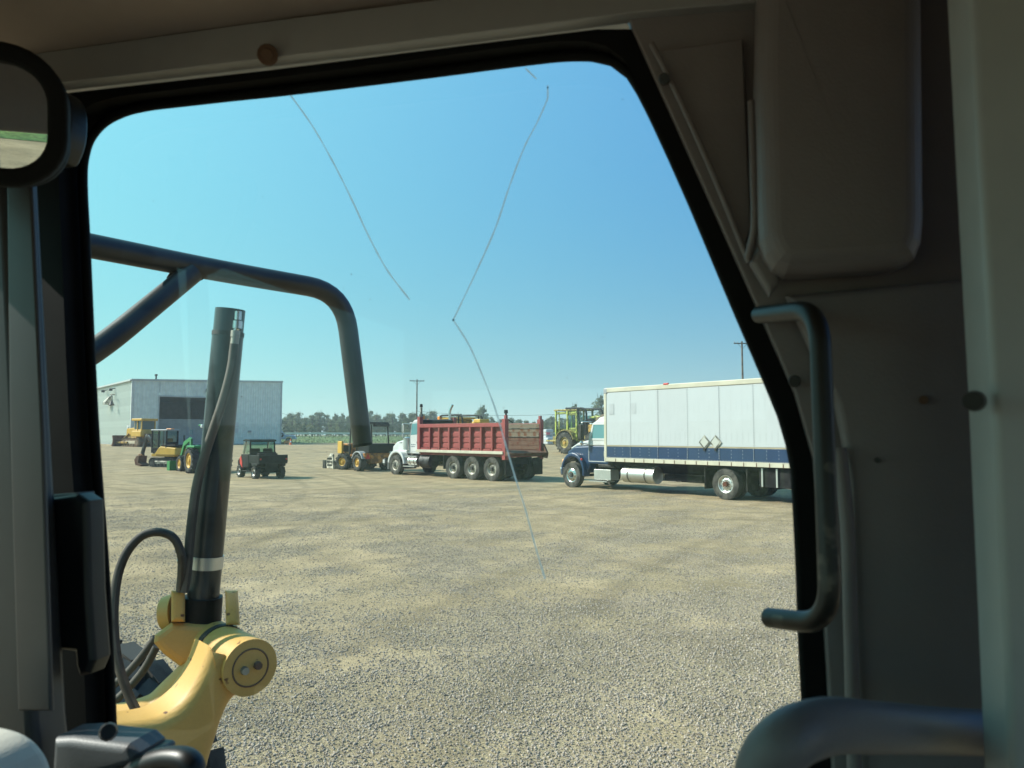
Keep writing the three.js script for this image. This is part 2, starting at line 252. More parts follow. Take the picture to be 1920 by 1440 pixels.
// ------------------------------------------------------------------ trees of the shelter belt
{
  seed = 501;
  const leafTone = [[0.19, 0.215, 0.12], [0.205, 0.22, 0.13], [0.18, 0.205, 0.12], [0.215, 0.225, 0.145]].map((c) => new THREE.MeshPhysicalMaterial({ color: lin(c), roughness: 1, transmission: 0.35, thickness: 0, side: THREE.DoubleSide, specularIntensity: 0.2 }));
  const bark = mat([0.11, 0.09, 0.07], 0.95, 0, { tex: grimeTex });
  const make = (k) => {
    const h = 5.2 + 0.6 * k % 1.8, wood = [strand([[0, 0, 0], [0.1, h * 0.35, 0.05], [0.0, h * 0.9, 0.1]].map((p) => new THREE.Vector3(...p)), (t) => 0.13 * (1 - t) + 0.02, 6, false)], P = [], Nn = [];
    const clumps = [];
    for (let q = 0; q < 26; q++) { const a = q * 2.4 + rnd(), y = h * (0.12 + 0.86 * rnd()), rad = (1.45 * Math.sqrt(Math.max(0.04, 1 - Math.abs(y / h - 0.42) * 1.5))) * rr(0.3, 1); clumps.push([Math.cos(a) * rad, y, Math.sin(a) * rad, rr(0.35, 0.75)]); wood.push(strand([new THREE.Vector3(0.05, Math.max(0.3, y - 1.0), 0.03), new THREE.Vector3(Math.cos(a) * rad * 0.9, y, Math.sin(a) * rad * 0.9)], (t) => 0.04 * (1 - t) + 0.012, 4, false)); }
    for (let q = 0; q < 9; q++) { const a = rnd() * 6.28, r = rr(0, 0.8); wood.push(strand([new THREE.Vector3(Math.cos(a) * r * 0.5, h * 0.6, Math.sin(a) * r * 0.5), new THREE.Vector3(Math.cos(a) * r, h * rr(0.95, 1.2), Math.sin(a) * r)], (t) => 0.03 * (1 - t) + 0.012, 4, false)); }
    for (let q = 0; q < 4; q++) clumps.push([rr(-0.7, 0.7), h * rr(0.88, 1.02), rr(-0.6, 0.6), rr(0.2, 0.34)]);
    const a = new THREE.Vector3(), b = new THREE.Vector3();
    for (const [cx, cy, cz, cr] of clumps) for (let n = 0; n < 60; n++) {
      a.set(rr(-1, 1), rr(-1, 1), rr(-1, 1)); const l = a.length() || 1; a.multiplyScalar(cr * Math.cbrt(rnd()) * 1.15 / l); const s = rr(0.08, 0.16), th = rnd() * 6.28, ph = rr(-1, 1);
      const x = cx + a.x, y = Math.max(0.15, cy + a.y * 0.9), z = cz + a.z, ux = Math.cos(th) * s, uz = Math.sin(th) * s; b.set(-uz * ph, s * Math.sqrt(1 - ph * ph) + 0.03, ux * ph);
      const q = [[x - ux, y, z - uz], [x + ux, y, z + uz], [x + ux * 0.6 + b.x, y + b.y, z + uz * 0.6 + b.z], [x - ux * 0.6 + b.x, y + b.y, z - uz * 0.6 + b.z]];
      for (const i of [0, 1, 2, 0, 2, 3]) P.push(...q[i]);
    }
    const g = new THREE.BufferGeometry(); g.setAttribute('position', new THREE.Float32BufferAttribute(P, 3)); g.computeVertexNormals();
    const o = new THREE.Group(); mesh('trunk', wood, bark, o); mesh('crown', g, leafTone[k % 4], o); return o;
  };
  const protos = Array.from({ length: 7 }, (_, k) => make(k));
  for (let i = 0; i < 230; i++) {
    const row = i % 3, x = -80 + i * 0.62 + rr(-0.7, 0.7), z = -(174 + row * 5 + rr(-2, 2)), o = protos[Math.floor(rnd() * 7)].clone();
    o.name = numbered('shelter_belt_tree'); o.position.set(x, 1.8, z); o.rotation.y = rnd() * 6.28; const s = rr(0.60, 0.78) * (x < -12 ? 1 : 0.78) * (row ? 1.08 : 1); o.scale.set(s * rr(0.95, 1.3), s, s * rr(0.95, 1.3));
    o.userData = { label: 'bushy green tree in the row beyond the highway', category: 'tree', group: 'trees of the shelter belt beyond the highway' }; scene.add(o);
  }
  for (const [px, d, s] of [[1078, 150, 0.95], [1086, 152, 0.8], [1126, 150, 1.2], [905, 165, 1.0], [900, 166, 0.9]]) { const o = protos[2].clone(), p = atDepth(px, 815, d); o.name = numbered('shelter_belt_tree'); o.position.set(p.x, 1.8, -d); o.scale.set(s, s, s); o.userData = { label: 'bushy green tree in the row beyond the highway', category: 'tree', group: 'trees of the shelter belt beyond the highway' }; scene.add(o); }
}

// ------------------------------------------------------------------ utility poles and wires
function pole(px, depth, topPy, arms, label, extra) {
  const p = atDepth(px, topPy, depth), y0 = rise(-depth), h = p.y - y0, t = thing('utility_pole', label, 'utility pole', [p.x, y0, -depth], 0.12);
  mesh('post', cyl([0, -0.3, 0], [0, h, 0], 0.17, 0.11, 10), M.pole, t);
  for (const [dy, w, off] of arms) {
    const a = mesh('crossarm', bx(off - w / 2, off + w / 2, h - dy - 0.07, h - dy + 0.07, 0.1, 0.2), M.pole, t);
    for (const s of [-0.94, -0.55, 0.55, 0.94]) mesh('insulator', cyl([off + s * w / 2, h - dy + 0.06, 0.15], [off + s * w / 2, h - dy + 0.3, 0.15], 0.06, 0.03, 8), M.grayPaint, a);
    mesh('brace', [cyl([0, h - dy - 0.75, 0.14], [off + w * 0.27, h - dy - 0.05, 0.18], 0.025, 0.025, 5), cyl([0, h - dy - 0.75, 0.14], [off - w * 0.27, h - dy - 0.05, 0.18], 0.025, 0.025, 5)], M.darkSteel, a);
  }
  if (extra) extra(t, h);
  return { t, p, h, y0 };
}
const poleA = pole(782, 143, 711, [[0.35, 2.8, 0]], 'bare wooden utility pole rising behind the dump truck cab');
const poleB = pole(1391, 100, 640, [[0.3, 2.4, 0]], 'tall wooden utility pole rising above the box truck body');
const poleC = pole(515, 150, 728, [[1.3, 2.3, 0.3], [2.2, 1.5, 0.1]], 'utility pole with transformer behind the steel building corner', (t, h) => mesh('transformer', cyl([0.55, h - 4.0, 0], [0.55, h - 3.1, 0], 0.28, 0.28, 12), M.grayPaint, t));
function wire(a, b, sag, label) { const pts = []; for (let k = 0; k <= 30; k++) { const u = k / 30, p = a.clone().lerp(b, u); p.y -= sag * 4 * u * (1 - u); pts.push(p); } top(mesh('overhead_wire', strand(pts, 0.028, 5, false), M.black), label, 'wire', 'overhead wires'); }
{
  const h = new THREE.Vector3();
  const wa = atDepth(783, 771, 142.9), wb = atDepth(1392, 742, 99.9), wc = atDepth(516, 771, 149.9);
  wire(wa, wb, 1.6, 'low cable sagging from bare pole across to the tall pole'); wire(wa, wc, 2.2, 'low cable sagging from bare pole towards the transformer pole');
}

// ------------------------------------------------------------------ steel building
{
  const H = 39.4, C = onGround(244, 834.9), b = thing('steel_building', 'pale grey corrugated steel workshop with a large dark open bay door', 'building', [C.x, C.y - 0.02, C.z], R(90 + H - 180 + 90));
  // local frame: +x along the facade to the right, -z out of the facade is +z here; left wall runs along -z
  // rotation maps x to (cos, -sin): facade direction (0.773, -0.635)
  b.rotation.y = R(H); // x -> (cos39.4, 0, -sin39.4)
  const W = 17.6, D = 30, hL = 7.35, slope = 0.032, yTop = (x) => hL + slope * x;
  const clad = mat([0.71, 0.75, 0.68], 0.5, 0.1, { side: THREE.DoubleSide }), trim = mat([0.44, 0.46, 0.44], 0.5), lining = mat([0.26, 0.26, 0.245], 0.9, 0);
  // corrugated sheet: ribs every 0.3 m
  const rib = (L, pitch = 0.305) => { const p = []; for (let s = 0; s < L - 1e-6; s += pitch) { p.push([s, 0], [s + pitch * 0.62, 0], [s + pitch * 0.70, 0.06], [s + pitch * 0.88, 0.06]); if (s + pitch * 0.96 < L) p.push([s + pitch * 0.96, 0]); } p.push([L, 0]); return p.filter((q) => q[0] <= L); };
  const sheetWall = (prof, y0, topFn, place) => { const P = []; for (let i = 0; i < prof.length - 1; i++) { const [s0, o0] = prof[i], [s1, o1] = prof[i + 1]; const a = [s0, y0, o0], c = [s1, y0, o1], d = [s1, topFn(s1), o1], e = [s0, topFn(s0), o0]; P.push(...a, ...c, ...d, ...a, ...d, ...e); } const g = new THREE.BufferGeometry(); g.setAttribute('position', new THREE.Float32BufferAttribute(P, 3)); g.computeVertexNormals(); return place(g); };
  const doorX0 = 2.95, doorX1 = 11.2, doorH = 5.65;
  const cut = (x0, x1) => rib(W).map(([s, o]) => [s, o]).filter((q) => q[0] >= x0 && q[0] <= x1);
  mesh('facade_cladding', [sheetWall(cut(0, doorX0), 0.1, yTop, (g) => g), sheetWall(cut(doorX1, W), 0.1, yTop, (g) => g), sheetWall(cut(doorX0, doorX1), doorH, yTop, (g) => g)], clad, b);
  mesh('side_cladding', [sheetWall(rib(D), 0.1, () => hL, (g) => g.rotateY(-Math.PI / 2).translate(0, 0, -D))].map((g) => g), clad, b);
  mesh('side_cladding', [sheetWall(rib(D), 0.1, () => yTop(W), (g) => g.rotateY(Math.PI / 2).translate(W, 0, 0))], clad, b);
  mesh('rear_wall', bx(0, W, 0, hL, -D, -D + 0.1), clad, b);
  const roof = mesh('roof', prism([[-0.12, hL], [W + 0.12, yTop(W)], [W + 0.12, yTop(W) + 0.22], [-0.12, hL + 0.22]], -D - 0.1, 0.12), trim, b);
  mesh('vent_pipe', [cyl([3.0, hL + 0.1, -2], [3.0, hL + 0.85, -2], 0.09), cyl([3.0, hL + 0.85, -2], [3.0, hL + 1.02, -2], 0.17)], M.darkSteel, roof);
  mesh('gutter', bx(-0.28, -0.12, hL - 0.02, hL + 0.12, -D, 0.1), trim, roof);
  mesh('corner_trim', bx(-0.06, 0.16, 0, hL, -0.12, 0.075), mat([0.62, 0.63, 0.58], 0.5), b); mesh('corner_trim', bx(W - 0.12, W + 0.06, 0, yTop(W), -0.1, 0.06), trim, b);
  mesh('foundation', bx(-0.05, W + 0.05, -0.4, 0.12, -D, 0.05), M.grayPaint, b);
  const j = mesh('door_jamb', [bx(doorX0 - 0.12, doorX0, 0, doorH, -0.15, 0.07), bx(doorX1, doorX1 + 0.12, 0, doorH, -0.15, 0.07), bx(doorX0 - 0.12, doorX1 + 0.12, doorH, doorH + 0.14, -0.15, 0.07)], trim, b);
  // recessed bay: dark hanging door above, dim inner wall with a personnel door below
  mesh('bay_side', bx(doorX0 - 0.1, doorX0, 0, doorH, -16, -0.16), lining, b); mesh('bay_side', bx(doorX1, doorX1 + 0.1, 0, doorH, -16, -0.16), lining, b); mesh('bay_ceiling', bx(doorX0, doorX1, doorH, doorH + 0.1, -16, -0.16), lining, b);
  mesh('bay_back_wall', bx(doorX0, doorX1, 0, doorH, -16.1, -16), lining, b);
  mesh('partition_wall', bx(doorX0, doorX1, 0, 3.0, -2.3, -2.15), mat([0.36, 0.36, 0.32], 0.9), b); mesh('partition_cap', bx(doorX0, doorX1, 3.0, 3.08, -2.34, -2.1), trim, b);
  const pd = mesh('door', bx(6.6, 7.6, 0, 2.15, -2.14, -2.08), mat([0.30, 0.31, 0.30], 0.6), b); mesh('window', bx(7.05, 7.42, 1.25, 1.85, -2.078, -2.06), M.glassTeal, pd); mesh('handle', ball(6.72, 1.02, -2.05, 0.05), M.alu, pd);
  mesh('floor_slab', bx(doorX0, doorX1, -0.2, 0.06, -16, 0.3), M.grayPaint, b);
  for (const x of [5.9, 8.6]) mesh('bollard', cyl([x, 0, -0.3], [x, 1.15, -0.3], 0.1), M.darkSteel, b);
  // fittings
  const lamp1 = mesh('wall_lamp', [rb(8.1, 8.75, 6.35, 6.75, 0.05, 0.34, 0.05)], M.darkSteel, b); mesh('lens', bx(8.18, 8.67, 6.36, 6.5, 0.341, 0.36), mat([0.75, 0.75, 0.68], 0.4), lamp1);
  for (const [y, hh] of [[1.45, 0.55], [2.15, 0.62]]) mesh('notice_board', bx(11.55, 12.15, y, y + hh, 0.045, 0.07), M.white, b);
  mesh('meter_box', rb(13.3, 13.75, 1.5, 1.75, 0.04, 0.15), M.grayPaint, b);
  const up = (x, y) => (z) => 0;
  for (const z of [-8.2, -12.6]) mesh('wall_lamp', [cyl([-0.0, hL - 0.45, z], [-0.45, hL - 0.55, z], 0.05, 0.05, 8), rb(-0.75, -0.4, hL - 0.8, hL - 0.5, z - 0.25, z + 0.25, 0.04)], M.darkSteel, b);
  mesh('exhaust_hood', prism([[0, 4.95], [0, 6.0], [-0.35, 5.95], [-0.85, 5.25], [-0.85, 4.95]], -11.0, -9.6), M.aluDull, b);
  const arm = mesh('lamp_arm', bent([[0, 6.1, -8.4], [-0.6, 6.1, -8.4], [-0.75, 6.1, -6.6], [-0.75, 5.25, -6.6]], 0.06, 0.2, 8), M.aluDull, b); mesh('lamp_shade', cyl([-0.75, 4.75, -6.5], [-0.75, 5.25, -6.6], 0.33, 0.1, 12), M.darkSteel, arm);
  mesh('notice_board', bx(-0.06, -0.04, 1.2, 2.3, -1.6, -0.75), M.white, b); mesh('tap', cyl([-0.02, 1.15, -7], [-0.12, 1.1, -7], 0.06), M.darkSteel, b);
}

// ------------------------------------------------------------------ wheels
const wheelCache = new Map();
function wheel(parent, x, z, side, r, w, o = {}) {       // side -1: outer face towards -z; the tyre stands on the ground at y = 0 unless o.y
  const key = JSON.stringify([r, w, o.rim, o.lug, o.style]);
  if (!wheelCache.has(key)) {
    const rim = o.rim ?? r * 0.52, h = w / 2, lug = o.lug || 0, R0 = r - lug;
    const prof = [[rim, -h * 0.78], [rim + (r - rim) * 0.12, -h * 0.95], [rim + (r - rim) * 0.45, -h * 1.0], [R0 - (r - rim) * 0.12, -h * 0.96], [R0 - 0.012, -h * 0.84], [R0, -h * 0.74]];
    if (!lug) for (const g of [-0.42, 0, 0.42]) prof.push([R0, h * (g - 0.08)], [R0 - 0.014, h * (g - 0.07)], [R0 - 0.014, h * (g + 0.07)], [R0, h * (g + 0.08)]);
    prof.push([R0, h * 0.74], [R0 - 0.012, h * 0.84], [R0 - (r - rim) * 0.12, h * 0.96], [rim + (r - rim) * 0.45, h], [rim, h * 0.8]);
    const ty = [lathe(prof, 40).rotateX(Math.PI / 2)];
    if (lug) { const n = Math.round(r * 20) + 2; for (let k = 0; k < n; k++) for (const s of [-1, 1]) { const g = new THREE.BoxGeometry(lug * 2.2, lug * 2, h * 1.12).rotateY(s * 0.62).translate(0, R0 + lug * 0.1, s * h * 0.5); g.rotateZ((k + (s > 0 ? 0.5 : 0)) / n * 2 * Math.PI); ty.push(g); } }
    else for (let k = 0; k < 40; k++) for (const s of [-1, 1]) ty.push(new THREE.BoxGeometry(0.05, 0.02, h * 0.16).translate(0, R0 - 0.008, s * h * 0.84).rotateZ(k / 40 * 2 * Math.PI));
    const dish = o.style === 'drive' ? h * 0.55 : o.style === 'steer' ? -h * 0.05 : h * 0.35;   // how deep the disc sits
    const rimg = lathe([[rim * 1.02, -h * 0.80], [rim * 0.96, -h * 0.82], [rim * 0.90, -h * 0.70], [rim * 0.86, -h + dish + h * 0.35], [rim * 0.62, -h + dish], [rim * 0.40, -h + dish + (o.style === 'steer' ? h * 0.1 : 0)], [0.001, -h + dish + (o.style === 'steer' ? h * 0.1 : 0)]], 36).rotateX(Math.PI / 2);
    const hz = -h + dish, hub = [], hole = [];
    const hubL = o.style === 'drive' ? h * 0.75 : h * 0.25;
    hub.push(cyl([0, 0, hz], [0, 0, hz - hubL], rim * 0.32, rim * 0.26, 16));
    for (let k = 0; k < 10; k++) { const a = k / 10 * 2 * Math.PI; hub.push(cyl([Math.cos(a) * rim * 0.45, Math.sin(a) * rim * 0.45, hz + 0.01], [Math.cos(a) * rim * 0.45, Math.sin(a) * rim * 0.45, hz - 0.035], rim * 0.05, rim * 0.05, 6)); hole.push(new THREE.CylinderGeometry(rim * 0.075, rim * 0.075, 0.006, 10).rotateX(Math.PI / 2).translate(Math.cos(a + 0.31) * rim * 0.735, Math.sin(a + 0.31) * rim * 0.735, hz + h * 0.13)); }
    wheelCache.set(key, { tyre: ready(ty), rim: ready(rimg), hub: ready(hub), hole: ready(hole) });
  }
  const c = wheelCache.get(key), g = new THREE.Group(); g.name = o.name || 'wheel'; g.position.set(x, (o.y ?? r) - 0.006, z); g.rotation.y = side > 0 ? Math.PI : 0; g.rotation.y += o.steer || 0; parent.add(g);
  mesh('tyre', c.tyre, o.tyreMat || M.tyre, g); if (o.bare) return g;
  mesh('rim', c.rim, o.rimMat || M.aluDull, g); mesh('hub', c.hub, o.hubMat || M.rust, g);
  if (o.holes !== false) mesh('hand_hole', c.hole, M.black, g, { kind: 'stuff' });
  return g;
}
function vehicle(name, label, category, contact, heading, halfTrack, group) {   // local x forward, y up, z to its right; contact: foot of a left-hand wheel on its outer face
  const h = R(heading), p = contact.clone().add(new THREE.Vector3(Math.cos(h), 0, -Math.sin(h)).multiplyScalar(halfTrack));
  return thing(name, label, category, [p.x, contact.y, p.z], R(90) + h, group);
}

// ------------------------------------------------------------------ white and blue box truck
{
  const t = vehicle('box_truck', 'box truck with long white body, navy band and navy cab', 'truck', onGround(1360, 936.7), 39.15, 1.25);
  const zl = -1.28, zr = 1.28, xr = -3.0, xf = 5.58;
  wheel(t, 7.56, -1.11, -1, 0.525, 0.28, { rim: 0.30, style: 'steer', rimMat: M.chrome, hubMat: M.darkSteel }); wheel(t, 7.56, 1.11, 1, 0.525, 0.28, { rim: 0.30, style: 'steer', rimMat: M.chrome, hubMat: M.darkSteel });
  for (const s of [-1, 1]) { wheel(t, 0, s * 1.11, s, 0.525, 0.28, { rim: 0.30, style: 'drive', rimMat: M.alu, hubMat: M.rust }); wheel(t, 0, s * 0.78, s, 0.525, 0.28, { rim: 0.30, bare: true, name: 'inner_wheel' }); }
  mesh('axle', [cyl([0, 0.52, -1], [0, 0.52, 1], 0.09), ball(0, 0.52, 0, 0.24), cyl([7.56, 0.48, -1], [7.56, 0.48, 1], 0.06)], M.chassis, t);
  mesh('chassis_rail', [bx(-2.9, 8.0, 0.72, 0.98, -0.46, -0.38), bx(-2.9, 8.0, 0.72, 0.98, 0.38, 0.46), ...[-2.5, -1, 1, 3, 5, 7].map((x) => bx(x, x + 0.1, 0.74, 0.96, -0.38, 0.38))], M.chassis, t);
  mesh('spring', [bx(-0.75, 0.75, 0.62, 0.70, -0.56, -0.47), bx(-0.75, 0.75, 0.62, 0.70, 0.47, 0.56)], M.chassis, t);
  // body
  const body = mesh('cargo_body', [bx(xr + 0.03, xf - 0.06, 1.30, 3.98, zl + 0.03, zr - 0.03), bx(xr, xf - 0.04, 3.98, 4.03, zl + 0.04, zr - 0.04)], M.boxWhite, t);
  mesh('floor_sill', bx(xr, xf - 0.01, 0.98, 1.14, -1.1, 1.1), M.chassis, t);
  const seams = [5.47, 4.2, 2.85, 1.5, 0.16, -1.18, -2.5, -2.98];
  for (let k = 0; k < seams.length - 1; k++) {
    const a = seams[k + 1] + 0.005, c = seams[k] - 0.005;
    for (const s of [-1, 1]) { mesh('side_panel', rb(a, c, 1.79, 3.87, s * 1.252, s * (1.276 + 0.004 * (k % 2)), 0.004, 1), M.boxWhite, body); mesh('navy_panel', rb(a, c, 1.295, 1.735, s * 1.252, s * (1.277 + 0.003 * (k % 2)), 0.004, 1), M.navy, body); }
  }
  for (const s of [-1, 1]) { mesh('tan_stripe', bx(xr, 5.47, 1.74, 1.785, s * 1.25, s * 1.283), M.tan, body); mesh('top_rail', rb(xr, xf - 0.05, 3.875, 4.06, s * 1.24, s * 1.30, 0.03), M.cream, body); mesh('bottom_rail', rb(xr, xf - 0.03, 1.14, 1.29, s * 1.22, s * 1.30, 0.012), M.cream, body); mesh('corner_post', rb(5.46, 5.62, 1.12, 3.86, s * 1.20, s * 1.30, 0.045), M.cream, body); mesh('corner_cap', rb(5.40, 5.64, 3.80, 4.075, s * 1.08, s * 1.31, 0.07), M.grayPaint, body); }
  mesh('front_rail', rb(5.46, 5.61, 3.88, 4.05, -1.1, 1.1, 0.04), M.cream, body); mesh('rear_frame', [bx(xr - 0.06, xr, 1.1, 4.02, -1.29, -1.15), bx(xr - 0.06, xr, 1.1, 4.02, 1.15, 1.29), bx(xr - 0.06, xr, 3.85, 4.02, -1.15, 1.15)], M.grayPaint, body);
  const riv = []; const dot = (x, y, r = 0.012) => riv.push(new THREE.SphereGeometry(r, 5, 3).translate(x, y, -1.282));
  for (let k = 1; k < seams.length - 1; k++) { for (let y = 1.33; y < 1.73; y += 0.055) dot(seams[k] + 0.03, y, 0.014); }
  for (let k = 0; k < seams.length - 1; k++) for (const f of [0.34, 0.67]) for (const y of [1.42, 1.54, 1.66]) dot(seams[k] * (1 - f) + seams[k + 1] * f, y, 0.013);
  for (let x = xr + 0.1; x < 5.45; x += 0.062) dot(x, 1.31, 0.014);
  mesh('rivet_line', riv, M.white, body, { kind: 'stuff' });
  const riw = []; for (let k = 1; k < seams.length - 1; k++) for (let y = 1.85; y < 3.85; y += 0.085) for (const dx of [-0.035, 0.035]) riw.push(new THREE.SphereGeometry(0.011, 4, 3).translate(seams[k] + dx, y, -1.279));
  for (let k = 0; k < seams.length - 1; k++) for (const f of [0.34, 0.67]) for (let y = 1.9; y < 3.8; y += 0.16) riw.push(new THREE.SphereGeometry(0.010, 4, 3).translate(seams[k] * (1 - f) + seams[k + 1] * f, y, -1.279));
  mesh('rivet_line', riw, M.grayPaint, body, { kind: 'stuff' });
  for (const x of [5.2, 4.05]) mesh('faded_patch', bx(x - 0.13, x + 0.13, 3.0, 3.42, -1.287, -1.284), mat([0.38, 0.40, 0.405], 0.5), body);
  for (let x = xr + 0.3; x < 5.4; x += 0.48) mesh('rail_clip', bx(x - 0.012, x + 0.012, 1.13, 1.27, -1.31, -1.29), M.rust, body);
  for (const x of [2.45]) { mesh('marker_lamp', rb(x - 0.12, x + 0.12, 4.03, 4.10, -1.31, -1.24, 0.02), M.redLens, body); }
  for (const x of [0.77, 0.31]) { const d = 0.255; mesh('placard', prism([[x, 1.93 - d], [x + d * 0.95, 1.93], [x, 1.93 + d], [x - d * 0.95, 1.93]], -1.312, -1.296), M.aluDull, body); mesh('placard_face', prism([[x + 0.01, 1.945 - d * 0.74], [x + d * 0.70, 1.945], [x + 0.01, 1.945 + d * 0.74], [x - d * 0.68, 1.945]], -1.318, -1.312), mat([0.43, 0.44, 0.39], 0.5), body); mesh('placard_clip', [bx(x - 0.03, x + 0.05, 1.93 - d - 0.04, 1.93 - d + 0.06, -1.322, -1.316)], M.darkSteel, body); }
  // cab
  const cl = -1.06, cr = 1.06;
  const cab = mesh('cab', [prism([[5.62, 1.02], [6.72, 1.02], [6.74, 1.74], [5.62, 1.74]], cl, cr, 0.03)], M.navy, t);
  mesh('upper_cab', prism([[5.62, 1.745], [6.76, 1.745], [6.74, 2.02], [6.50, 2.66], [6.25, 2.78], [5.62, 2.80]], cl, cr, 0.05), M.white, cab);
  mesh('roof_cap', prism([[5.62, 2.78], [6.42, 2.72], [6.20, 2.90], [5.66, 3.02]], -0.95, 0.95, 0.06), M.white, cab);
  mesh('sun_visor', rb(6.35, 6.72, 2.62, 2.67, -1.0, 1.0, 0.02), M.chrome, cab);
  for (const s of [-1, 1]) {
    mesh('window', prism([[5.80, 2.05], [6.54, 2.05], [6.40, 2.60], [5.80, 2.60]], s * 1.062, s * 1.068), M.glassTeal, cab);
    mesh('window_frame', prism([[5.74, 1.99], [6.64, 1.99], [6.45, 2.66], [5.74, 2.66]], s * 1.062, s * 1.08, 0.004, [[[5.80, 2.05], [6.55, 2.05], [6.40, 2.60], [5.80, 2.60]]], 1), M.white, cab);
    mesh('door_trim', prism([[5.70, 1.10], [6.70, 1.10], [6.70, 1.99], [5.70, 1.99]], s * 1.062, s * 1.075, 0.003, [[[5.725, 1.125], [6.675, 1.125], [6.675, 1.965], [5.725, 1.965]]], 1), M.white, cab);
    mesh('door_handle', rb(5.78, 5.83, 1.32, 1.52, s * 1.062, s * 1.10, 0.01), M.chrome, cab);
    mesh('mirror', rb(6.78, 6.98, 1.98, 2.62, s * 1.42, s * 1.22, 0.03), M.darkSteel, cab);
    mesh('mirror_bracket', bent([[6.55, 2.72, s * 1.03], [6.85, 2.74, s * 1.30], [6.85, 1.86, s * 1.30], [6.70, 1.80, s * 1.06]], 0.022, 0.08, 6), M.chrome, cab);
    mesh('round_mirror', cyl([6.83, 1.88, s * 1.30], [6.90, 1.84, s * 1.33], 0.10, 0.08, 12), M.chrome, cab);
    // fender, hood side lamps
    const fe = []; for (let k = 0; k <= 14; k++) { const a = (-8 + k / 14 * 196) * Math.PI / 180, q = 0.70 + 0.04 * Math.sin(a); fe.push([7.56 + Math.cos(a) * q, 0.60 + Math.sin(a) * (q + 0.12)]); }
    const fi = fe.map(([x, y]) => [7.56 + (x - 7.56) * 0.84, 0.60 + (y - 0.60) * 0.80]).reverse();
    mesh('fender', [prism([...fe, ...fi], s * 0.80, s * 1.20, 0.05)], M.navy, t);
    mesh('cowl_side', prism([[6.70, 0.95], [6.86, 0.62], [6.98, 0.9], [7.15, 1.12], [7.45, 1.26], [7.75, 1.24], [8.02, 1.05], [8.1, 1.1], [8.02, 1.5], [7.6, 1.70], [6.74, 1.745]], s * 0.55, s * 1.0, 0.06), M.navy, t);
    mesh('headlamp', rb(8.06, 8.28, 0.98, 1.17, s * 0.78, s * 1.12, 0.06), mat([0.78, 0.42, 0.2], 0.2), t);
    mesh('turn_signal', ball(6.98, 1.18, s * 1.20, 0.05, 8), M.redLens, t); mesh('hood_emblem', rb(7.35, 7.6, 1.56, 1.64, s * 0.855, s * 0.875, 0.02), M.redLens, t);
    mesh('mud_flap', bx(0.83, 0.87, 0.32, 1.1, s * 0.60, s * 1.22), M.rubber, t); mesh('mud_flap', bx(-0.85, -0.81, 0.3, 1.05, s * 0.60, s * 1.22), M.rubber, t);
    mesh('fuel_tank', [cyl([3.22, 0.66, s * 0.88], [4.82, 0.66, s * 0.88], 0.315, 0.315, 28)], M.alu, t);
    mesh('tank_strap', [3.6, 4.45].map((x) => cyl([x, 0.66, s * 0.88], [x + 0.07, 0.66, s * 0.88], 0.323, 0.323, 28)), M.aluDull, t);
    mesh('step_box', [rb(5.45, 6.38, 0.38, 0.80, s * 0.62, s * 1.10, 0.015), bx(5.6, 6.6, 0.30, 0.335, s * 0.7, s * 1.16)], M.alu, t);
    mesh('side_box', rb(-2.5, -1.25, 0.48, 1.06, s * 0.7, s * 1.15, 0.02), M.chassis, t);
    mesh('ladder_bar', [bx(-1.42, -1.36, 0.5, 1.1, s * 1.16, s * 1.20), bx(-1.95, -1.89, 0.5, 1.1, s * 1.16, s * 1.20)], M.alu, t);
  }
  mesh('windscreen', prism([[6.76, 2.02], [6.775, 2.04], [6.56, 2.62], [6.545, 2.6]], -0.92, 0.92), M.glassDark, cab);
  const hd = mesh('hood', prism([[6.72, 1.0], [8.0, 1.0], [8.02, 1.55], [7.6, 1.72], [6.72, 1.76]], -0.60, 0.60, 0.05), M.navy, t);
  mesh('hood_top', prism([[6.72, 1.765], [7.62, 1.72], [8.04, 1.56], [8.02, 1.66], [7.6, 1.86], [6.74, 2.02]], -0.80, 0.80, 0.05), M.white, hd);
  mesh('grille', rb(8.02, 8.10, 0.85, 1.55, -0.45, 0.45, 0.03), M.chrome, hd);
  mesh('bumper', [rb(8.16, 8.36, 0.52, 0.82, -1.18, 1.18, 0.07)], M.chrome, t); mesh('bumper_end', [rb(7.98, 8.18, 0.50, 0.82, -1.19, -1.08, 0.03), rb(7.98, 8.18, 0.50, 0.82, 1.08, 1.19, 0.03)], M.darkSteel, t);
  mesh('exhaust_pipe', cyl([5.35, 0.96, -0.95], [6.2, 0.96, -0.95], 0.085), M.darkSteel, t); mesh('air_tank', [cyl([1.2, 0.58, -0.6], [2.3, 0.58, -0.6], 0.13), bx(1.3, 3.0, 0.5, 0.72, -0.75, -0.47)], M.chassis, t);
  mesh('hose', bent([[-2.6, 0.8, -0.9], [-2.62, 1.0, -1.1], [-2.95, 0.95, -1.1], [-3.0, 0.6, -1.0]], 0.02, 0.1, 6), M.black, t); mesh('rear_bumper', bx(-3.12, -3.0, 0.42, 0.62, -1.2, 1.2), M.rust, t);
}

